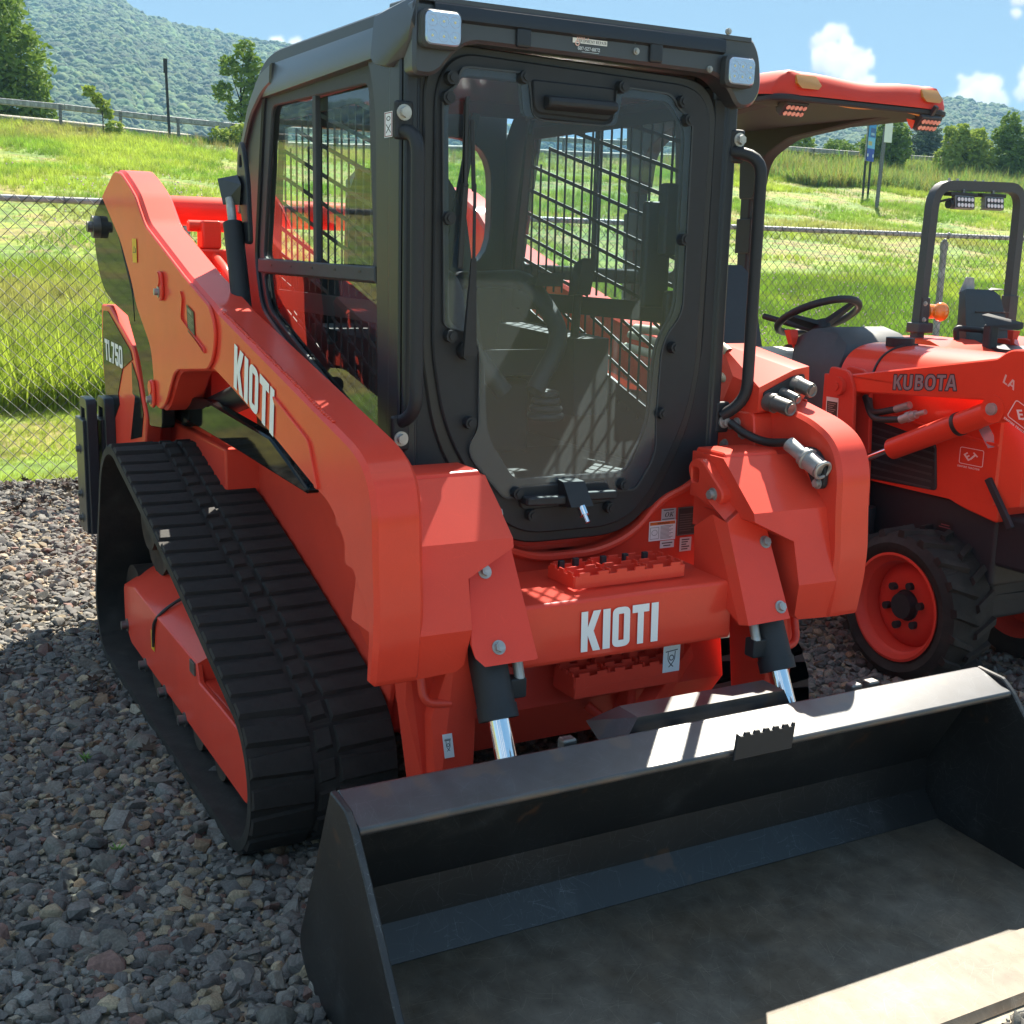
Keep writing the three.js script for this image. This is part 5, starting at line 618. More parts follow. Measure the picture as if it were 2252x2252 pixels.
      decal(t, 'serial_plate', 96, 96, (x) => { x.fillStyle = '#1c1516'; x.fillRect(0, 0, 96, 96); x.fillStyle = '#8a4a4c'; x.fillRect(10, 54, 76, 10); x.fillRect(10, 76, 76, 8); x.fillRect(24, 14, 50, 5); x.fillRect(12, 26, 70, 5); }, [1.967, 0.545, -0.48], [0, 0, 0.08], [0, 0.08, 0]);
      P(t, 'hood_strut', [bar([1.935, 0.83, -0.235], [1.945, 0.665, -0.12], 0.02, 0.024)], M.matte);
    }
  }
}
{ // second tractor farther right: roll bar with lamps, seat and fender show
  const CX = 5.27, t = thing('tractor', 'orange tractor at the right edge with an arched roll bar and black seat', 'tractor', [CX, 0, -3.2]);
  const Z = -3.4, SZ = Z + 0.28;
  const pts = [[4.86, 1.0, Z], [4.90, 1.6, Z], [4.905, 2.12, Z], [5.655, 2.14, Z], [5.67, 1.6, Z], [5.66, 1.0, Z]];
  const rb = []; { const sh = rshape([[-0.045, -0.035, .01], [0.045, -0.035, .01], [0.045, 0.035, .01], [-0.045, 0.035, .01]]); const c = new THREE.CurvePath(), p = [[4.85, 1.05], [4.885, 2.11], [5.745, 2.13], [5.745, 1.05]].map(([x, y]) => new THREE.Vector3(x, y, Z)); let last = p[0]; for (let i = 1; i < 3; i++) { const a = p[i].clone().add(p[i - 1].clone().sub(p[i]).setLength(0.15)), b = p[i].clone().add(p[i + 1].clone().sub(p[i]).setLength(0.15)); c.add(new THREE.LineCurve3(last, a)); c.add(new THREE.QuadraticBezierCurve3(a, p[i], b)); last = b; } c.add(new THREE.LineCurve3(last, p[3]));
    const S = []; for (let k = 0; k < 2; k++); const n = 60, fr = []; for (let i = 0; i <= n; i++) { const q = c.getPoint(i / n), tg = c.getTangent(i / n); fr.push([q, new THREE.Vector3(-tg.y, tg.x, 0)]); } const pos = [], quad = (a, b, cc, d) => pos.push(...a, ...b, ...cc, ...a, ...cc, ...d); const cr = [[-1, -1], [1, -1], [1, 1], [-1, 1]]; for (let i = 0; i < n; i++) for (let k = 0; k < 4; k++) { const A = cr[k], B = cr[(k + 1) % 4], at = ([q, nn], w) => [q.x + nn.x * w[0] * 0.033, q.y + nn.y * w[0] * 0.033, q.z + w[1] * 0.033]; quad(at(fr[i], A), at(fr[i + 1], A), at(fr[i + 1], B), at(fr[i], B)); } const g = new THREE.BufferGeometry(); g.setAttribute('position', new THREE.Float32BufferAttribute(pos, 3)); g.computeVertexNormals(); rb.push(crease(g, 0.6)); }
  const rp = P(t, 'roll_bar', [...rb, box(4.835, 4.91, 1.17, 1.36, Z - 0.04, Z + 0.04, .006), box(4.80, 4.94, 1.12, 1.19, Z - 0.06, Z + 0.06, .01), box(5.70, 5.79, 1.17, 1.38, Z - 0.04, Z + 0.04, .006)], M.grey);
  for (const y of [1.21, 1.32]) P(rp, 'bolt', boltG([4.86, y, Z + 0.04], [0, 0, 1], 0.012, 0.01), M.zinc);
  for (const x of [5.02, 5.10, 5.27, 5.35, 5.45]) P(rp, 'bolt', boltG([x, 2.148, Z], [0, 1, 0], 0.009, 0.012), M.zinc);
  const wl = std({ color: lin(0.7, 0.7, 0.72), roughness: .3 });
  ledLamp(t, [5.13, 2.005, Z + 0.06], 0.19, 0.09, -0.12, wl, M.fitting); ledLamp(t, [5.42, 2.01, Z + 0.06], 0.19, 0.09, -0.12, wl, M.fitting);
  P(t, 'lamp_bracket', [box(5.0, 5.26, 2.045, 2.07, Z - 0.02, Z + 0.05, .004), box(5.3, 5.54, 2.05, 2.075, Z - 0.02, Z + 0.05, .004), tube([[4.93, 2.0, Z], [5.0, 2.02, Z + .03], [5.1, 2.03, Z + .02]], .008), cyl([5.02, 1.99, Z + .03], [5.0, 1.99, Z + .03], .03)], M.matte);
  for (const x of [4.90, 5.64]) {
    const fd = P(t, 'fender', [hull([[x - 0.19, 1.09, Z - 0.15], [x + 0.21, 1.09, Z - 0.15], [x - 0.19, 1.085, Z + 0.25], [x + 0.24, 1.085, Z + 0.25], [x - 0.19, 1.0, Z + 0.50], [x + 0.25, 1.0, Z + 0.5], [x - .19, .82, Z + .65], [x + .22, .82, Z + .65], [x - 0.19, .98, Z - 0.2], [x + 0.21, .98, Z - 0.2], [x - .19, .7, Z + .6], [x + .2, .7, Z + .6], [x - .19, .7, Z - .2], [x + .2, .7, Z - .2]], 0.6)], M.orange);
    P(fd, 'tail_lamp', [box(x - 0.197, x - 0.18, 1.02, 1.08, Z - 0.12, Z - 0.04, .006)], M.amber);
  }
  P(t, 'turn_lamp', [new THREE.SphereGeometry(0.066, 24, 16).scale(1, 1, .7).translate(4.995, 1.265, Z + 0.06), cyl([4.93, 1.265, Z], [4.995, 1.265, Z + .02], .05)], M.amber);
  P(t, 'grab_handle', [bent([[5.02, 1.08, Z + 0.2], [5.0, 1.165, Z + 0.2], [5.23, 1.15, Z + 0.25], [5.26, 1.06, Z + 0.27]], 0.02, 0.03, 10)], M.matte);
  P(t, 'seat', [hull([[5.14, 0.95, SZ + 0.25], [5.60, 0.95, SZ + 0.25], [5.14, 1.04, SZ + 0.25], [5.6, 1.04, SZ + 0.25], [5.13, 1.06, SZ - 0.15], [5.62, 1.06, SZ - .15], [5.14, 0.95, SZ - 0.15], [5.6, 0.95, SZ - .15]], .5), hull([[5.15, 1.0, SZ - 0.1], [5.62, 1.0, SZ - .1], [5.15, 1.38, SZ - 0.16], [5.50, 1.38, SZ - 0.16], [5.18, 1.425, SZ - 0.18], [5.44, 1.42, SZ - .18], [5.15, 1.0, SZ - .2], [5.62, 1.0, SZ - .2], [5.18, 1.40, SZ - 0.24], [5.54, 1.40, SZ - .24]], .7)], M.seat);
  P(t, 'seat_seam', [bar([5.24, 1.27, SZ - 0.135], [5.58, 1.265, SZ - 0.135], 0.008, 0.008), bar([5.24, 1.15, SZ - .115], [5.60, 1.145, SZ - .115], .008, .008)], M.hose);
  P(t, 'torn_flap', [hull([[5.40, 1.41, SZ - .2], [5.53, 1.415, SZ - .2], [5.46, 1.435, SZ - .21], [5.55, 1.425, SZ - .17], [5.42, 1.42, SZ - .17]], .2)], M.hose);
  P(t, 'sheet_plate', [prZ([[5.20, 1.385], [5.36, 1.39], [5.34, 1.50, .01], [5.26, 1.505, .01]], SZ - 0.27, SZ - 0.262, .002)], M.galv);
  P(t, 'arm_rest', [hull([[5.09, 1.19, SZ + 0.10], [5.16, 1.20, SZ + 0.10], [5.09, 1.26, SZ + 0.05], [5.15, 1.27, SZ + .05], [5.28, 1.165, SZ + 0.2], [5.33, 1.175, SZ + .2], [5.28, 1.205, SZ + .2], [5.33, 1.215, SZ + .2]], .5), box(5.11, 5.2, 1.0, 1.2, SZ + .05, SZ + .12, .02)], M.matte);
  P(t, 'hand_lever', [cyl([5.46, 1.02, Z + 0.3], [5.455, 1.10, Z + 0.3], 0.014), hull([[5.43, 1.09, Z + .28], [5.48, 1.09, Z + .28], [5.43, 1.09, Z + .32], [5.48, 1.09, Z + .32], [5.42, 1.15, Z + .28], [5.49, 1.15, Z + .28], [5.42, 1.15, Z + .33], [5.49, 1.15, Z + .33]], .7)], M.redDark);
  P(t, 'platform', [box(4.95, 5.6, 0.45, 0.52, Z + 0.2, Z + 1.0, .02), box(5.05, 5.5, 0.3, 0.95, Z - 0.3, Z + 0.3, .03)], M.matte);
  P(t, 'hood', [prZ([[5.03, 0.6], [5.03, 0.96, .04], [5.10, 1.05, .08], [5.44, 1.05, .08], [5.51, 0.96, .04], [5.51, 0.6]], Z + 0.95, Z + 1.9, 0.02)], M.orange);
  P(t, 'cowl', [hull([[5.05, 0.6, Z + .95], [5.49, 0.6, Z + .95], [5.05, 1.08, Z + .95], [5.49, 1.08, Z + .95], [5.1, 1.12, Z + .75], [5.44, 1.12, Z + .75], [5.1, .6, Z + .75], [5.44, .6, Z + .75]], .5)], M.grey);
  wheel(t, [4.70, 0.48, Z + 0.05], 0.48, 0.30, 0.29, -1, M.orangeDull, 18); wheel(t, [5.84, 0.48, Z + 0.05], 0.48, 0.30, 0.29, 1, M.orangeDull, 18);
  wheel(t, [4.85, 0.28, Z + 1.6], 0.28, 0.2, 0.18, -1, M.orangeDull, 16); wheel(t, [5.69, 0.28, Z + 1.6], 0.28, 0.2, 0.18, 1, M.orangeDull, 16);
}
/* ================= ground, gravel, fence, bank, trees, hill ================= */
const interp = (x, xs, ys) => { if (x <= xs[0]) return ys[0]; for (let i = 1; i < xs.length; i++) if (x <= xs[i]) return lerp(ys[i - 1], ys[i], sm((x - xs[i - 1]) / (xs[i] - xs[i - 1]))); return ys[ys.length - 1]; };
const roadY = (x) => interp(x, [-100, 3, 13, 25, 40, 60, 140], [5.45, 5.45, 5.15, 5.55, 5.95, 6.1, 6.3]);
const bankY = (x, z) => { const t = Math.min(1.05, Math.max(0, (-6.5 - z) / 37.5)); const fall = sstep(-50, -75, z); return (roadY(x) * (0.72 * t + 0.28 * t * t)) * (1 - fall) + (fbm(x * 0.25, z * 0.25, 31, 3) - 0.5) * 0.35 * sstep(-7, -12, z) * sstep(-46, -42, z) - 0.04 - fall * 2; };
function sheet(x0, x1, z0, z1, nx, nz, f, uvs = 1) {
  const pos = [], uv = [], idx = []; for (let j = 0; j <= nz; j++) for (let i = 0; i <= nx; i++) { const x = lerp(x0, x1, i / nx), z = lerp(z0, z1, j / nz); pos.push(x, f(x, z), z); uv.push(x * uvs, z * uvs); }
  for (let j = 0; j < nz; j++) for (let i = 0; i < nx; i++) { const a = j * (nx + 1) + i, b = a + 1, c = a + nx + 1, d = c + 1; z1 > z0 ? idx.push(a, c, b, b, c, d) : idx.push(a, b, c, b, d, c); }
  const g = new THREE.BufferGeometry(); g.setAttribute('position', new THREE.Float32BufferAttribute(pos, 3)); g.setAttribute('uv', new THREE.Float32BufferAttribute(uv, 2)); g.setIndex(idx); g.computeVertexNormals(); return g;
}
const grassM = std({ color: lin(0.66, 0.74, 0.5), map: T.grass, roughness: 0.95 });
struct('ground', sheet(-1500, 1500, 1500, -1500, 2, 2, () => -2.6), std({ color: lin(0.10, 0.13, 0.03), roughness: 1 }));
struct('field', sheet(-160, -6.5, 60, -5.9, 80, 30, (x, z) => -0.02 + 0.10 * sstep(-8, -20, x) * fbm(x * .2, z * .2, 4)), grassM);
struct('far_yard', sheet(-160, 160, 140, 12, 40, 20, () => -0.03), grassM);
struct('grass_bank', sheet(-160, 180, -5.86, -110, 220, 90, bankY), grassM);
const yard = struct('gravel_yard', sheet(-6.5, 60, 12, -5.86, 60, 20, () => 0), std({ color: lin(0.6, 0.55, 0.47), map: T.dirt, roughness: 0.95 }));
// road on top of the bank with a pale verge
struct('road', sheet(-160, 180, -45.6, -49.5, 80, 2, (x) => roadY(x) + 0.10), std({ color: lin(0.2, 0.2, 0.2), map: T.dirt, roughness: 0.9 }));
struct('road_verge', prismVerge(), std({ color: lin(0.7, 0.66, 0.58), map: T.galv, roughness: 0.9 }));
function prismVerge() { const pos = [], uv = [], idx = []; const prof = [[-44.75, -0.08], [-44.8, 0.30], [-45.3, 0.38], [-45.4, 0.0]], n = 80; for (let i = 0; i <= n; i++) { const x = lerp(-60, 90, i / n); for (const [z, y] of prof) { pos.push(x, roadY(x) + y, z); uv.push(x, z + y); } } for (let i = 0; i < n; i++) for (let k = 0; k < 3; k++) { const a = i * 4 + k, b = a + 4; idx.push(a, b, a + 1, b, b + 1, a + 1); } const g = new THREE.BufferGeometry(); g.setAttribute('position', new THREE.Float32BufferAttribute(pos, 3)); g.setAttribute('uv', new THREE.Float32BufferAttribute(uv, 2)); g.setIndex(idx); g.computeVertexNormals(); return g; }

/* stones: the larger near ones are single stones, the rest one mass of gravel */
{
  const shapes = []; for (let k = 0; k < 14; k++) { const pts = [], n = 11 + (k % 5) * 3, fl = rr(0.42, 0.8), el = rr(0.62, 0.95), rnd3 = k % 3 === 0; for (let i = 0; i < n + (rnd3 ? 16 : 0); i++) { const v = new THREE.Vector3(rr(-1, 1), rr(-1, 1), rr(-1, 1)).normalize().multiplyScalar(rr(rnd3 ? .9 : 0.72, 1)); pts.push(new THREE.Vector3(v.x, v.y * fl, v.z * el)); } shapes.push(boxUV(crease(new ConvexGeometry(pts), rnd3 ? 0.75 : 0.42))); }
  const sp = tex(256, (u, v) => { const g = hash((u * 256) | 0, (v * 256) | 0, 41), n = fbm(u * 9, v * 9, 42, 5, 9); const k = 205 + 90 * (n - 0.5) + (g - 0.5) * 34; return [cl(k), cl(k), cl(k - 3)]; }, true, 1);
  const stoneM = std({ map: sp, roughness: 0.88 });
  const tones = [[0.165, 0.168, 0.175], [0.13, 0.133, 0.142], [0.21, 0.212, 0.216], [0.26, 0.258, 0.25], [0.185, 0.187, 0.18], [0.32, 0.28, 0.21], [0.36, 0.335, 0.29], [0.22, 0.14, 0.13], [0.28, 0.20, 0.14], [0.24, 0.255, 0.265], [0.42, 0.37, 0.28]];
  const wts = [22, 18, 18, 10, 10, 6, 4, 5, 4, 9, 3], cum = []; wts.reduce((a, b, i) => (cum[i] = a + b), 0);
  const pick = () => { const t = rnd() * cum[cum.length - 1]; return tones[cum.findIndex((c) => t < c)]; };
  const S = [];
  const scatter = (x0, x1, z0, z1, per, sMin, sMed, big) => { const n = Math.round((x1 - x0) * (z1 - z0) * per); for (let i = 0; i < n; i++) { const s = Math.min(big, sMed * Math.exp((rnd() + rnd() + rnd() - 1.5) * 0.95)), x = rr(x0, x1), z = rr(z0, z1); if (s < sMin) continue; const c = pick(), j = rr(0.8, 1.25); S.push({ x, z, y: rr(-0.004, 0.010) + s * 0.22, s: s, r: [rr(-0.5, 0.5), rr(0, 6.28), rr(-0.5, 0.5)], c: [c[0] * j * 1.08, c[1] * j, c[2] * j * 0.9], k: (rnd() * 14) | 0 }); } };
  scatter(-2.3, -0.35, -2.2, 1.6, 5600, 0.006, 0.0125, 0.034);
  scatter(-2.3, -0.35, -2.2, 1.6, 420, 0.014, 0.022, 0.048);
  scatter(-2.2, -0.6, -2.2, 1.2, 26, 0.03, 0.040, 0.058);
  scatter(-2.4, 0.0, -5.85, -2.2, 2600, 0.008, 0.0155, 0.04);
  scatter(-6.5, -2.3, -5.85, 3, 1100, 0.01, 0.02, 0.04);
  scatter(-0.35, 1.2, -1.2, 0.7, 1500, 0.008, 0.016, 0.034);
  scatter(-0.5, 1.0, 1.275, 2.2, 1500, 0.008, 0.015, 0.035);
  scatter(1.0, 6, 0.9, 2.2, 900, 0.008, 0.017, 0.035);
  scatter(1.0, 3.2, -2.6, 0.9, 2000, 0.008, 0.0165, 0.036);
  scatter(3.2, 7, -5.8, 1.5, 500, 0.01, 0.02, 0.036);
  const cp = camera.position, fr = new THREE.Frustum().setFromProjectionMatrix(new THREE.Matrix4().multiplyMatrices(camera.projectionMatrix, (camera.updateMatrixWorld(), camera.matrixWorldInverse)));
  for (const q of S) { const p = new THREE.Vector3(q.x, q.y, q.z); q.score = fr.containsPoint(p) && q.x < -0.93 ? q.s / p.distanceTo(cp) : 0; }
  S.sort((a, b) => b.score - a.score);
  const mats = tones.map((c) => { return stoneM; }), rest = shapes.map(() => []);
  const mat4 = (q) => new THREE.Matrix4().compose(new THREE.Vector3(q.x, q.y, q.z), new THREE.Quaternion().setFromEuler(new THREE.Euler(...q.r)), new THREE.Vector3(q.s, q.s, q.s));
  const cache = {};
  S.forEach((q, i) => { if (i < 300) { const key = q.c.map((v) => Math.round(v * 40)).join(); const m = new THREE.Mesh(shapes[q.k], cache[key] ||= std({ map: sp, color: lin(...q.c), roughness: 0.85 })); m.name = 'stone'; m.applyMatrix4(mat4(q)); m.castShadow = m.receiveShadow = true; yard.add(m); } else rest[q.k].push(q); });
  rest.forEach((l, k) => { const im = new THREE.InstancedMesh(shapes[k], stoneM, l.length); im.name = 'gravel'; im.userData.kind = 'stuff'; im.castShadow = im.receiveShadow = true; l.forEach((q, i) => { im.setMatrixAt(i, mat4(q)); im.setColorAt(i, lin(...q.c)); }); yard.add(im); });
}
/* dry leaves */
const leafShape = (() => { const p = [], spikes = [[0, 1], [.16, .55], [.5, .78], [.42, .42], [.95, .3], [.5, .1], [.62, -.35], [.2, -.2], [.05, -.35], [.04, -.9], [-.04, -.9], [-.05, -.35], [-.2, -.2], [-.62, -.35], [-.5, .1], [-.95, .3], [-.42, .42], [-.5, .78], [-.16, .55]]; for (const [a, b] of spikes) p.push([a, b]); return p; })();
function leafGeo(s, curl) { const g = ext(leafShape.map(([a, b]) => [a * s, b * s]), 0.0012, 0); const p = g.attributes.position; for (let i = 0; i < p.count; i++) { const x = p.getX(i), y = p.getY(i); p.setZ(i, p.getZ(i) + curl * (x * x + 0.6 * y * y) / s + 0.25 * Math.abs(x) * curl); } g.rotateX(-Math.PI / 2); g.computeVertexNormals(); return g; }
const leafM = std({ color: lin(0.34, 0.20, 0.11), map: T.bark, roughness: 0.8, side: THREE.DoubleSide }), leafM2 = std({ color: lin(0.17, 0.075, 0.045), map: T.bark, roughness: 0.8, side: THREE.DoubleSide });
[[-0.965, -0.90, 0.042, 0.9, leafM, 'curled tan maple leaf on gravel, nearest to the track'], [-0.985, -1.63, 0.045, 2.2, leafM, 'pale tan dry leaf on gravel beside the rear of the track'], [-1.05, -1.52, 0.04, 4.0, leafM2, 'dark brown dry leaf lying between paler ones on gravel'], [-1.0, -1.47, 0.04, 5.2, leafM, 'pinkish tan dry leaf in front of the darker brown one'], [-1.27, -1.84, 0.042, 1.2, leafM2, 'reddish brown dry leaf at the left edge of the gravel']].forEach(([x, z, s, a, m, label]) => solo('dry_leaf', leafGeo(s, 0.5).rotateY(a).rotateZ(0.15).translate(x, 0.034, z), m, label, 'leaf'));
{ // small green weeds between the stones
  const wm = phy({ color: lin(0.16, 0.3, 0.05), roughness: 0.9, transmission: 0.4, thickness: 0, side: THREE.DoubleSide });
  for (const [x, z, label] of [[-1.185, -0.285, 'tiny green weed sprig between stones near the lower left'], [-1.15, -0.94, 'tiny green weed sprig among stones at the left, farther back']]) { const g = []; for (let k = 0; k < 7; k++) { const a = k * 0.9, r = rr(0.008, 0.02); g.push(hull([[x, 0.01, z], [x + Math.cos(a) * r * .5 - .003, 0.03, z + Math.sin(a) * r * .5], [x + Math.cos(a) * r * .5 + .003, 0.031, z + Math.sin(a) * r * .5 + .003], [x + Math.cos(a) * r * 1.6, 0.042, z + Math.sin(a) * r * 1.6]], 0.3)); } solo('weed_sprig', g, wm, label, 'weed'); }
}
{ // leaf litter along the foot of the fence
  const g = leafGeo(0.04, 0.5), im = new THREE.InstancedMesh(boxUV(clean(g)), std({ color: lin(0.42, 0.26, 0.13), map: T.bark, roughness: 0.85, side: THREE.DoubleSide }), 700); im.name = 'leaf_litter'; im.userData.kind = 'stuff';
  for (let i = 0; i < 700; i++) { const z = -5.75 + Math.abs(rr(-1, 1) * rr(0, 1)) * 1.5; im.setMatrixAt(i, new THREE.Matrix4().compose(new THREE.Vector3(rr(-3, 9), rr(0.015, 0.04), z), new THREE.Quaternion().setFromEuler(new THREE.Euler(rr(-.5, .5), rr(0, 6), rr(-.5, .5))), new THREE.Vector3(1, 1, 1).multiplyScalar(rr(0.6, 1.3)))); im.setColorAt(i, lin(rr(.6, 1.2), rr(.5, 1.1), rr(.4, 1))); }
  im.castShadow = im.receiveShadow = true; scene.add(im);
}
/* chain link fence */
{
  const t = thing('chain_link_fence', 'grey galvanised chain link fence with round posts at the foot of the grass bank', 'fence', [0, 0, -5.8]);
  const FX0 = -7, FX1 = 17, Y = 1.85, z = -5.8;
  P(t, 'top_rail', [cyl([FX0, Y, z], [FX1, Y, z], 0.0215, 16)], M.galv);
  for (const x of [-6.72, -3.15, 0.43, 4.05, 7.68, 11.3, 14.9]) { const p = P(t, 'post', [cyl([x, -0.3, z - 0.04], [x, Y - 0.09, z - 0.04], 0.032, 20), cyl([x, Y - 0.14, z - 0.04], [x, Y - 0.06, z - 0.04], 0.038, 20), cyl([x, Y - 0.06, z - 0.04], [x, Y - 0.03, z - 0.03], 0.03, 16, 0.012), new THREE.TorusGeometry(0.026, 0.007, 8, 20).rotateY(Math.PI / 2).translate(x, Y, z)], M.galv); }
  for (let x = FX0 + 0.2; x < FX1; x += 0.46) P(t, 'tie_wire', [new THREE.TorusGeometry(0.0235, 0.0025, 6, 14).rotateY(Math.PI / 2 + 0.2).translate(x, Y, z)], M.wire);
  const wire = [], p = 0.088, r = 0.0022, y0 = -0.06, rows = Math.round((Y + 0.02 - y0) / (p / 2));
  const unit = (a, b) => { const d = [b[0] - a[0], b[1] - a[1], b[2] - a[2]]; return cyl(a, b, r, 4); };
  // one diagonal of each hand as a template, then copied along the fence
  const zig = []; for (let k = 0; k < rows; k++) { const a = k % 2 ? p / 2 : 0, b = k % 2 ? 0 : p / 2; zig.push(unit([a, y0 + k * p / 2, k % 2 ? 0.004 : -0.004], [b, y0 + (k + 1) * p / 2, k % 2 ? -0.004 : 0.004])); }
  const zg = clean(mergeGeometries(zig.map(clean))), knuckle = clean(cyl([p / 2, Y - 0.01, 0], [p / 2 - 0.006, Y + 0.052, 0], r, 4));
  const n = Math.floor((FX1 - FX0) / (p / 1)), a = zg.attributes.position.array, na = zg.attributes.normal.array, out = new Float32Array(a.length * n * 2), no = new Float32Array(a.length * n * 2);
  let o = 0; const sway = (x, y) => 0.006 * Math.sin(x * 2.1 + y) ; 
  for (let h = 0; h < 2; h++) for (let i = 0; i < n; i++) { const x0 = FX0 + i * p; for (let k = 0; k < a.length; k += 3) { const X = x0 + (h ? p - a[k] : a[k]) , yy = a[k + 1]; out[o + k] = X + sway(yy * 3, i) * .4; out[o + k + 1] = yy + sway(X, 0) * .5; out[o + k + 2] = z + 0.024 + (h ? -a[k + 2] : a[k + 2]) + sway(X, yy); no[o + k] = (h ? -1 : 1) * na[k]; no[o + k + 1] = na[k + 1]; no[o + k + 2] = na[k + 2]; } o += a.length; }
  const g = new THREE.BufferGeometry(); g.setAttribute('position', new THREE.BufferAttribute(out, 3)); g.setAttribute('normal', new THREE.BufferAttribute(no, 3));
  P(t, 'wire_mesh', [g], M.wire, null, 'stuff');
  const kn = []; for (let i = 0; i < n; i++) { const x = FX0 + i * p; if (x > 2) kn.push(knuckle.clone().translate(x, rr(-.008, .006), z + 0.024)); }
  P(t, 'wire_ends', kn, M.wire, null, 'stuff');
}
/* grass: tufts of curved blades */
{
  const tuft = (n, h, w, spread, lean) => { const pos = [], nor = []; for (let b = 0; b < n; b++) { const a = rr(0, 6.28), r0 = rr(0, spread), bx = Math.cos(a) * r0, bz = Math.sin(a) * r0, H = h * rr(0.55, 1.1), W = w * rr(0.7, 1.2), la = rr(0, 6.28), L = lean * rr(0.3, 1) * H, fx = Math.cos(la), fz = Math.sin(la), px = -fz, pz = fx; const lv = [0, 0.45, 0.8, 1], pt = (t, s) => [bx + fx * L * t * t + px * s * W * (1 - t * t * 0.96), H * t * (1 - 0.18 * t * lean), bz + fz * L * t * t + pz * s * W * (1 - t * t * 0.96)]; for (let k = 0; k < 3; k++) { const A = pt(lv[k], -1), B = pt(lv[k], 1), C2 = pt(lv[k + 1], 1), Dd = pt(lv[k + 1], -1); pos.push(...A, ...B, ...C2, ...A, ...C2, ...Dd); } } const g = new THREE.BufferGeometry(); g.setAttribute('position', new THREE.Float32BufferAttribute(pos, 3)); g.computeVertexNormals(); return g; };
  const gm = phy({ color: lin(1, 1, 1), roughness: 0.9, transmission: 0.5, thickness: 0, side: THREE.DoubleSide, specularIntensity: 0.3 });
  const shapes = [tuft(9, 0.34, 0.0042, 0.06, 0.5), tuft(9, 0.28, 0.0045, 0.07, 0.8), tuft(9, 0.30, 0.004, 0.05, 0.6), tuft(10, 0.24, 0.0065, 0.06, 1.0)];
  const lists = shapes.map(() => []);
  const blade = (x, z, s, c, k) => lists[k].push([x, bankY(x, z), z, s, c]);
  const green = (x, z) => { const n = fbm(x * 0.5, z * 0.5, 51, 4), q = fbm(x * 0.16 + 9, z * 0.16, 52, 4), w = sstep(0.42, 0.62, n), dry = sstep(0.50, 0.66, q); const u = fbm(x * 2.6, z * 2.6, 57, 3); let c = [lerp(0.18, 0.33, w), lerp(0.31, 0.42, w), lerp(0.03, 0.05, w)]; c = [lerp(c[0], 0.36, dry * .7), lerp(c[1], 0.33, dry * .7), lerp(c[2], 0.10, dry * .7)]; const j = rr(0.65, 1.2) * (0.55 + 0.9 * u); return c.map((v) => v * j); };
  const inView = (x, z) => { const a = Math.atan2(x + 1.74, -(z - 2.84)) / D2R; return a > 1 && a < 58; };
  for (let i = 0; i < 190000; i++) { const z = -5.9 - Math.pow(rnd(), 1.5) * 11, x = rr(-2.2, 24); if (!inView(x, z)) continue; const near = sstep(-12, -6, z), lawn = x < 2.2 ? (z > -8.3 ? 0.34 : z > -11.5 ? 1.75 : 1) : 1; const tall = fbm(x * 0.4, z * 0.4, 54, 3), left = x < 2.2 ? 1 : 0.72; blade(x, z, (0.45 + 1.0 * tall) * left * lawn * rr(0.55, 1.35) * (z > -6.6 ? rr(.5, .9) : 1), green(x, z), (rnd() * 4) | 0); }
  for (let i = 0; i < 170000; i++) { const z = -15 - Math.pow(rnd(), 0.9) * 30, x = rr(-2, 62); if (!inView(x, z)) continue; const d = -z / 16, patch = fbm(x * 0.35, z * 0.35, 56, 4), mow = sstep(0.36, 0.52, patch); if (rnd() > 0.35 + 0.65 * mow) continue; blade(x, z, (0.22 + 0.32 * mow) * Math.sqrt(d) * rr(0.6, 1.4), green(x, z).map((v) => v * (0.85 + .3 * mow)), 1 + ((rnd() * 3) | 0)); }
  for (let i = 0; i < 5000; i++) { const z = rr(-44.3, -41), x = rr(-2, 62); if (inView(x, z)) blade(x, z, (x < 30 ? 0.6 : 1) * rr(0.8, 1.9) * (rnd() < .06 ? 1.8 : 1), [rr(.2, .34), rr(.22, .3), rr(.06, .12)], (rnd() * 3) | 0); }
  for (let i = 0; i < 16000; i++) { const z = rr(-44.6, -37), x = rr(34, 60), q = fbm(x * .35, z * .35, 3, 4); if (inView(x, z) && q > 0.42) blade(x, z, rr(0.8, 3.6) * (0.3 + q), [rr(.14, .3), rr(.22, .34), rr(.04, .09)], (rnd() * 4) | 0); }
  shapes.forEach((g, k) => { const im = new THREE.InstancedMesh(g, gm, lists[k].length); im.name = numbered('grass'); im.userData.kind = 'stuff'; im.castShadow = im.receiveShadow = true; lists[k].forEach(([x, y, z, s, c], i) => { im.setMatrixAt(i, new THREE.Matrix4().compose(new THREE.Vector3(x, y - 0.01, z), new THREE.Quaternion().setFromAxisAngle(new THREE.Vector3(0, 1, 0), rnd() * 6.28), new THREE.Vector3(s, s * rr(0.85, 1.15), s))); im.setColorAt(i, lin(...c)); }); scene.add(im); });
  // clover heads in the meadow
  const cg = new THREE.IcosahedronGeometry(0.013, 0), cm = std({ roughness: 0.9 }), L = []; for (let i = 0; i < 9000; i++) { const z = -6.2 - Math.pow(rnd(), 1.2) * 24, x = rr(-1.5, 30); if (!inView(x, z) || fbm(x * 0.35, z * 0.35, 61, 3) < (x < 2.2 ? 0.62 : 0.47) || (z < -16 && rnd() < 0.75)) continue; L.push([x, z]); }
  const im = new THREE.InstancedMesh(cg, cm, L.length); im.name = 'clover_flowers'; im.userData.kind = 'stuff'; L.forEach(([x, z], i) => { const s = rr(0.7, 1.3) * Math.max(1, -z / 20); im.setMatrixAt(i, new THREE.Matrix4().compose(new THREE.Vector3(x, bankY(x, z) + rr(0.14, 0.32), z), new THREE.Quaternion(), new THREE.Vector3(s, s, s))); im.setColorAt(i, lin(rr(.5, .7), rr(.36, .5), rr(.42, .52))); }); scene.add(im);
}
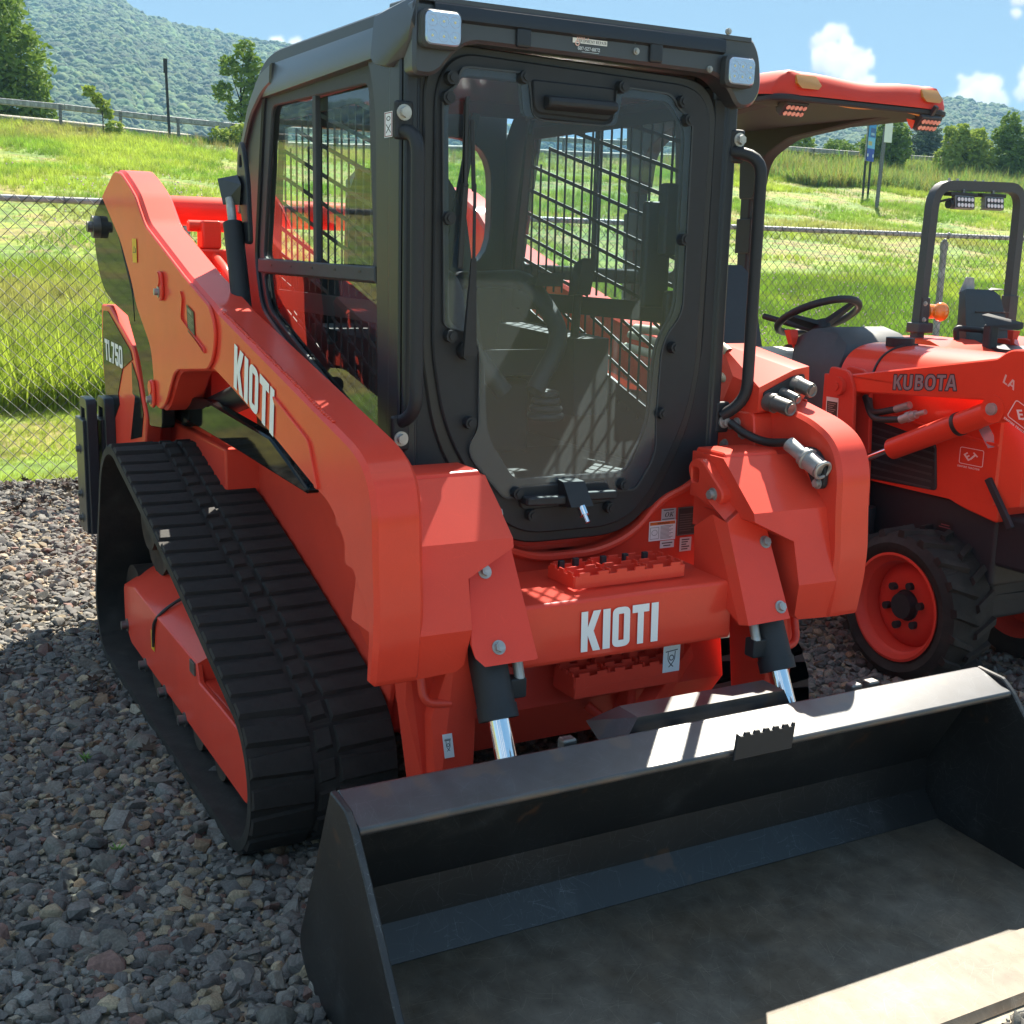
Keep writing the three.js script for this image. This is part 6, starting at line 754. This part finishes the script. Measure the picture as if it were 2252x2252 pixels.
/* guide rail along the road */
for (const [x0, x1, label] of [[-30, 27, 'grey steel guide rail along the road on top of the bank at left'], [27, 84, 'grey steel guide rail along the road behind the blue sign at right']]) {
  const t = thing('guide_rail', label, 'guide rail', [(x0 + x1) / 2, roadY((x0 + x1) / 2), -44.6], 'guide rails along the road'), n = Math.round((x1 - x0) / 3), top = (x) => roadY(x) + 0.86;
  delete t.userData.group;
  for (let i = 0; i < n; i++) { const a = lerp(x0, x1, i / n), b = lerp(x0, x1, (i + 1) / n) ; P(t, 'rail_section', [bar([a, top(a) - 0.10, -44.6], [b - 0.01, top(b) - 0.10, -44.6], 0.16, 0.20, 0.03)], M.galv); }
  for (let x = x0 + 1; x < x1; x += 2.05) P(t, 'post', [box(x - 0.05, x + 0.05, roadY(x) - 0.6, top(x) - 0.02, -44.56, -44.48, 0.01)], M.steel);
}
/* thin pole beside the guide rail, sign and post on the bank */
{ const q = solo('marker_pole', [cyl([9.58, 5.0, -44.3], [9.50, 8.05, -44.3], 0.05, 10), box(9.43, 9.56, 7.55, 8.05, -44.34, -44.26)], M.matte, 'thin dark pole standing behind the guide rail at left', 'pole');
  const s = thing('road_sign', 'tall blue sign on two thin legs standing on the grass bank', 'sign', [34.7, 4.1, -35.0]);
  P(s, 'leg', [box(34.52, 34.59, 3.6, 5.6, -35.03, -34.97)], M.matte); P(s, 'leg', [box(34.98, 35.05, 3.6, 5.6, -35.23, -35.17)], M.matte);
  const a = [34.35, 5.42, -34.75], u = [0.82, 0.02, -0.45], v = [0.02, 1.48, 0];
  P(s, 'panel', [hull([[34.35, 5.42, -34.79], [35.17, 5.44, -35.24], [34.37, 6.90, -34.79], [35.19, 6.92, -35.24], [34.32, 5.42, -34.84], [35.14, 5.44, -35.29], [34.34, 6.90, -34.84], [35.16, 6.92, -35.29]], .2)], M.galv);
  decal(s, 'panel_print', 256, 480, (x) => { x.fillStyle = '#2f8fd8'; x.fillRect(0, 0, 256, 480); x.fillStyle = '#7cc3ef'; x.fillRect(0, 190, 256, 130); x.fillStyle = '#c9b87a'; x.fillRect(20, 236, 130, 50); x.fillStyle = '#3a5c9c'; x.fillRect(70, 70, 170, 110); x.fillStyle = '#a7c4dc'; x.fillRect(90, 130, 120, 30); x.fillStyle = '#2347b8'; x.fillRect(0, 326, 256, 154); x.fillStyle = '#e8eef8'; x.beginPath(); x.arc(34, 408, 22, 0, 6.3); x.fill(); x.beginPath(); x.arc(222, 408, 22, 0, 6.3); x.fill(); }, a, u, v);
  const p = thing('sign_post', 'grey post with a small white plate right of the blue sign', 'post', [32.6, 3.5, -32.2]);
  P(p, 'pole', [cyl([32.58, 3.1, -32.2], [32.72, 6.4, -32.2], 0.075, 12)], M.steel); P(p, 'plate', [box(32.62, 32.98, 5.85, 6.62, -32.13, -32.10, .005)], M.white);
}
solo('mulch_bed', [hull([[31.6, 3.45, -32.6], [38.2, 3.6, -33.2], [31.2, 3.72, -34.4], [39.5, 3.9, -35.2], [33.4, 4.0, -35.6], [36, 4.1, -36], [34, 3.85, -33.4], [37, 4.0, -34.2], [31.6, 3.3, -32.6], [38.2, 3.4, -33.2]], .6)], std({ color: lin(0.34, 0.27, 0.2), map: T.dirt, roughness: 1 }), 'low brown mulch bed under the blue sign', 'mulch bed');
/* trees and bushes: trunk with limbs and a crown of many leaves */
function crown(blobs, n, leaf, flat = 1) {
  const pos = [], nor = [], tot = blobs.reduce((s, b) => s + b[3] * b[3], 0);
  for (const [bx, by, bz, br] of blobs) { const m = Math.round(n * br * br / tot); for (let i = 0; i < m; i++) { const v = new THREE.Vector3(rr(-1, 1), rr(-1, 1), rr(-1, 1)).normalize(); const lump = 0.72 + 0.5 * fbm(v.x * 2.2 + bx, v.y * 2.2 + by, v.z * 2.2 + bz, 3), r = br * lump * Math.pow(rnd(), 0.28); const c = [bx + v.x * r, by + v.y * r * flat, bz + v.z * r], s = leaf * rr(0.6, 1.3); const a = new THREE.Vector3(rr(-1, 1), rr(-1, 1) * 0.6, rr(-1, 1)).normalize(), b = new THREE.Vector3(rr(-1, 1), rr(-.6, .6), rr(-1, 1)).cross(a).normalize(), up = a.clone().cross(b); const q = (i, j, k = 0) => [c[0] + (a.x * i + b.x * j + up.x * k) * s, c[1] + (a.y * i + b.y * j + up.y * k) * s, c[2] + (a.z * i + b.z * j + up.z * k) * s]; pos.push(...q(-1, 0), ...q(0, -.5, .16), ...q(1, 0), ...q(-1, 0), ...q(1, 0), ...q(0, .5, .16)); } }
  const g = new THREE.BufferGeometry(); g.setAttribute('position', new THREE.Float32BufferAttribute(pos, 3)); g.computeVertexNormals(); return g;
}
const leafMat = (r, g, b) => phy({ color: lin(r, g, b), roughness: 0.85, transmission: 0.38, thickness: 0, side: THREE.DoubleSide, specularIntensity: 0.4 });
const LM = { dark: leafMat(0.09, 0.15, 0.035), mid: leafMat(0.15, 0.235, 0.04), light: leafMat(0.27, 0.35, 0.06), blue: leafMat(0.05, 0.085, 0.055) };
const barkM = std({ color: lin(0.10, 0.085, 0.07), map: T.bark, roughness: 0.95 });
function tree(name, label, cat, x, z, h, blobs, mat, n, leaf, trunkR, group) {
  const y = z > -50 ? bankY(x, z) : roadY(x) - 0.5, t = thing(name, label, cat, [x, y, z], group), lim = [cyl([x, y - 0.4, z], [x + h * .01, y + h * 0.6, z], trunkR, 10, trunkR * 0.5)];
  const B = blobs.map(([bx, by, bz, br]) => [x + bx, y + by, z + bz, br]);
  for (const b of B) lim.push(cyl([x, y + Math.min(h * .5, (b[1] - y) * 0.55), z], [b[0], b[1], b[2]], trunkR * 0.45, 6, trunkR * 0.12));
  P(t, 'trunk', lim, barkM); const m = new THREE.Mesh(crown(B, n, leaf).translate(-x, -y, -z), mat); m.name = 'crown'; m.castShadow = m.receiveShadow = true; t.add(m); return t;
}
tree('broadleaf_tree', 'large dark green broadleaf tree behind the guide rail at far left', 'tree', 3.6, -50.5, 6.4, [[0, 4.6, 0, 2.4], [-1.6, 3.4, 0.3, 1.7], [1.3, 3.2, .4, 1.7], [0.3, 6.0, 0, 1.6], [-1.4, 5.5, 0, 1.6], [1.6, 2.0, .6, 1.3], [0, 1.6, .8, 1.5], [-2.4, 1.8, 0, 1.6], [-3.4, 4.0, 0, 2], [2.3, 1.2, .8, .8]], LM.mid, 17000, 0.16, 0.22);
tree('sapling', 'tall slim young tree beside the rear of the cab', 'sapling', 12.9, -46.6, 4.0, [[0.2, 3.5, 0, 0.42], [-0.45, 2.9, 0, 0.42], [0.25, 2.5, 0, 0.5], [-0.7, 1.9, 0, 0.42], [0.5, 1.6, 0, 0.55], [-0.1, 1.2, 0, 0.5], [0.5, 3.0, .1, .4], [0.75, 2.2, 0, .45]], LM.mid, 1500, 0.13, 0.05);
tree('sapling', 'small bent yellow-green sapling in front of the guide rail at left', 'sapling', 7.1, -43.6, 1.7, [[-0.45, 1.45, 0, 0.22], [-0.2, 1.25, 0, 0.22], [0.05, 1.0, 0, 0.25], [0.2, 0.75, 0, 0.2], [0.35, 0.25, 0.3, 0.3]], LM.light, 420, 0.12, 0.025);
tree('bush', 'light green bush under the guide rail beside the young slim tree', 'bush', 12.2, -44.2, 0.9, [[0, 0.4, 0, 0.5], [-.8, .3, 0, .4], [.7, .35, 0, .45]], LM.light, 900, 0.11, 0.03);
const RT = 'round bushes along the road at right';
tree('round_tree', 'round green tree under the canopy, nearest to the cab', 'tree', 44.0, -50.5, 3.2, [[0, 1.8, 0, 1.3], [-1.2, 1.2, 0, 1.1], [.9, 1.1, 0, 1.0]], LM.mid, 4200, 0.15, 0.12);
tree('round_tree', 'low round tree left of the blue sign, second from the cab', 'tree', 47.4, -50.5, 2.8, [[0, 1.6, 0, 1.0], [0.8, 1.2, 0, 1.0], [-.9, 1.0, 0, .9]], LM.mid, 3800, 0.15, 0.1);
tree('round_tree', 'darker round tree just left of the blue sign', 'tree', 50.3, -50.5, 3.2, [[0, 1.9, 0, 1.2], [1.0, 1.3, 0, 1.1], [-1.0, 1.2, 0, 1.0]], LM.dark, 4600, 0.15, 0.12);
tree('bush', 'leafy upright bush right behind the sign post', 'bush', 42.9, -42.4, 3.0, [[0.1, 2.2, 0, .75], [-.6, 1.4, 0, .8], [.6, 1.3, 0, .8], [0, .6, 0, .9], [.9, 1.9, 0, .5], [-.5, .1, .2, .8]], LM.mid, 4200, 0.12, 0.08);
tree('bush', 'wide low green bush between the sign post and the yellow-green bush', 'bush', 53.5, -50, 1.8, [[0, .9, 0, 1.1], [1.6, .8, 0, 1.0], [-1.5, .7, 0, .9], [-3, .5, 0, .9], [2.8, .5, 0, .9]], LM.light, 4600, 0.13, 0.08);
tree('conifer', 'dark bluish conifer standing beyond the bushes at right', 'tree', 66, -62, 6.5, [[0, 4.6, 0, 1.0], [-.8, 3.6, 0, 1.3], [.9, 3.5, 0, 1.3], [-1.6, 2.3, 0, 1.5], [1.4, 2.2, 0, 1.5], [0, 1.2, 0, 1.8], [2.6, 3.6, 0, .9], [3.2, 2.2, 0, 1.2], [2.4, 4.4, 0, .5]], LM.blue, 9000, 0.15, 0.16);
tree('bush', 'tall bright yellow-green bush left of the roll bar top', 'bush', 48.8, -42.9, 2.6, [[0, 1.6, 0, .75], [-.9, 1.6, 0, .6], [.9, 1.3, 0, .8], [-1.3, .8, 0, .7], [.3, .6, 0, .9], [1.5, .6, 0, .7], [-.4, 2.3, 0, .35], [.8, 2.1, 0, .4], [-1.2, 2.2, 0, .3]], LM.light, 5200, 0.12, 0.08);
tree('sapling', 'tall green young tree at the right edge of the picture', 'sapling', 51.6, -42.6, 3.6, [[-.1, 2.9, 0, .5], [-.6, 2.2, 0, .6], [.4, 2.2, 0, .7], [0, 1.3, 0, .9], [.9, 1.0, 0, .9], [-.6, .6, 0, .7], [.3, .3, 0, .9]], LM.mid, 5200, 0.12, 0.08);
/* wooded hill with its single tree crowns */
{
  const sil = (th) => interp(th, [-70, -20, 0, 5, 9.5, 11.4, 12.84, 14.5, 17.9, 24, 32, 40, 44, 47, 48.8, 50, 58, 75, 110, 180], [5, 6, 8.4, 9.2, 9.55, 9.45, 8.9, 8.55, 8.2, 6.0, 4.6, 5.3, 6.2, 6.45, 6.1, 5.8, 5.4, 5.5, 5, 5]);
  const R0 = 330, R1 = 820, hy = (th, t) => { const e = Math.tan(sil(th) * D2R) * R1 + 1.6; return 2 + (e - 2) * Math.pow(t, 0.95) * (1 + 0.10 * (fbm(th * 0.22, t * 3, 71, 3) - 0.5) * (1 - t)) - (t > 1 ? (t - 1) * 120 : 0); };
  const pos = [], idx = [], uv = [], nt = 180, nr = 36; const at = (th, t) => { const r = lerp(R0, R1, t), a = th * D2R; return [-1.74 + Math.sin(a) * r, hy(th, t), 2.84 - Math.cos(a) * r]; };
  for (let i = 0; i <= nt; i++) for (let j = 0; j <= nr; j++) { const th = lerp(-70, 180, i / nt), t = j / nr * 1.15; pos.push(...at(th, t)); uv.push(th * 8, t * 60); }
  for (let i = 0; i < nt; i++) for (let j = 0; j < nr; j++) { const a = i * (nr + 1) + j, b = a + nr + 1; idx.push(a, b, a + 1, b, b + 1, a + 1); }
  const g = new THREE.BufferGeometry(); g.setAttribute('position', new THREE.Float32BufferAttribute(pos, 3)); g.setAttribute('uv', new THREE.Float32BufferAttribute(uv, 2)); g.setIndex(idx); g.computeVertexNormals();
  struct('wooded_hill', g, std({ color: lin(0.035, 0.06, 0.022), roughness: 1, side: THREE.DoubleSide }));
  const cs = []; for (let k = 0; k < 4; k++) { const q = new THREE.IcosahedronGeometry(1, 4), p = q.attributes.position; for (let i = 0; i < p.count; i++) { const v = new THREE.Vector3().fromBufferAttribute(p, i), d = 0.6 + 0.65 * fbm(v.x * 1.7 + k * 9, v.y * 1.7, v.z * 1.7, 2) + 0.22 * (fbm(v.x * 5 + k * 9, v.y * 5, v.z * 5, 2) - 0.4); p.setXYZ(i, v.x * d, v.y * d * 1.15, v.z * d); } const qq = mergeVertices(clean(q).deleteAttribute('normal')); qq.computeVertexNormals(); cs.push(qq); }
  const L = cs.map(() => []); for (let i = 0; i < 130000; i++) { const v = rnd(), th = v < 0.5 ? rr(-1, 24) : v < 0.8 ? rr(34, 56) : rr(-60, 120), t = Math.pow(rnd(), 0.8) * 1.01; L[i % 4].push([...at(th, t), 1.1 + 2.6 * Math.pow(rnd(), 2.0)]); }
  const cm = std({ roughness: 1 }); cs.forEach((q, k) => { const im = new THREE.InstancedMesh(q, cm, L[k].length); im.name = numbered('forest'); im.userData.kind = 'stuff'; L[k].forEach(([x, y, z, s], i) => { im.setMatrixAt(i, new THREE.Matrix4().compose(new THREE.Vector3(x, y + s * 0.5, z), new THREE.Quaternion().setFromEuler(new THREE.Euler(0, rnd() * 6.28, 0)), new THREE.Vector3(s, s * rr(0.7, 1.15), s))); const j = rr(0.5, 1.7) * (0.6 + 0.8 * fbm(x * 0.03, z * 0.03, y * .03, 3)), w = rnd(); im.setColorAt(i, lin((0.028 + 0.03 * w) * j, (0.065 + 0.025 * w) * j, 0.022 * j)); }); im.castShadow = im.receiveShadow = true; scene.add(im); });
}
renderer.render(scene, camera);
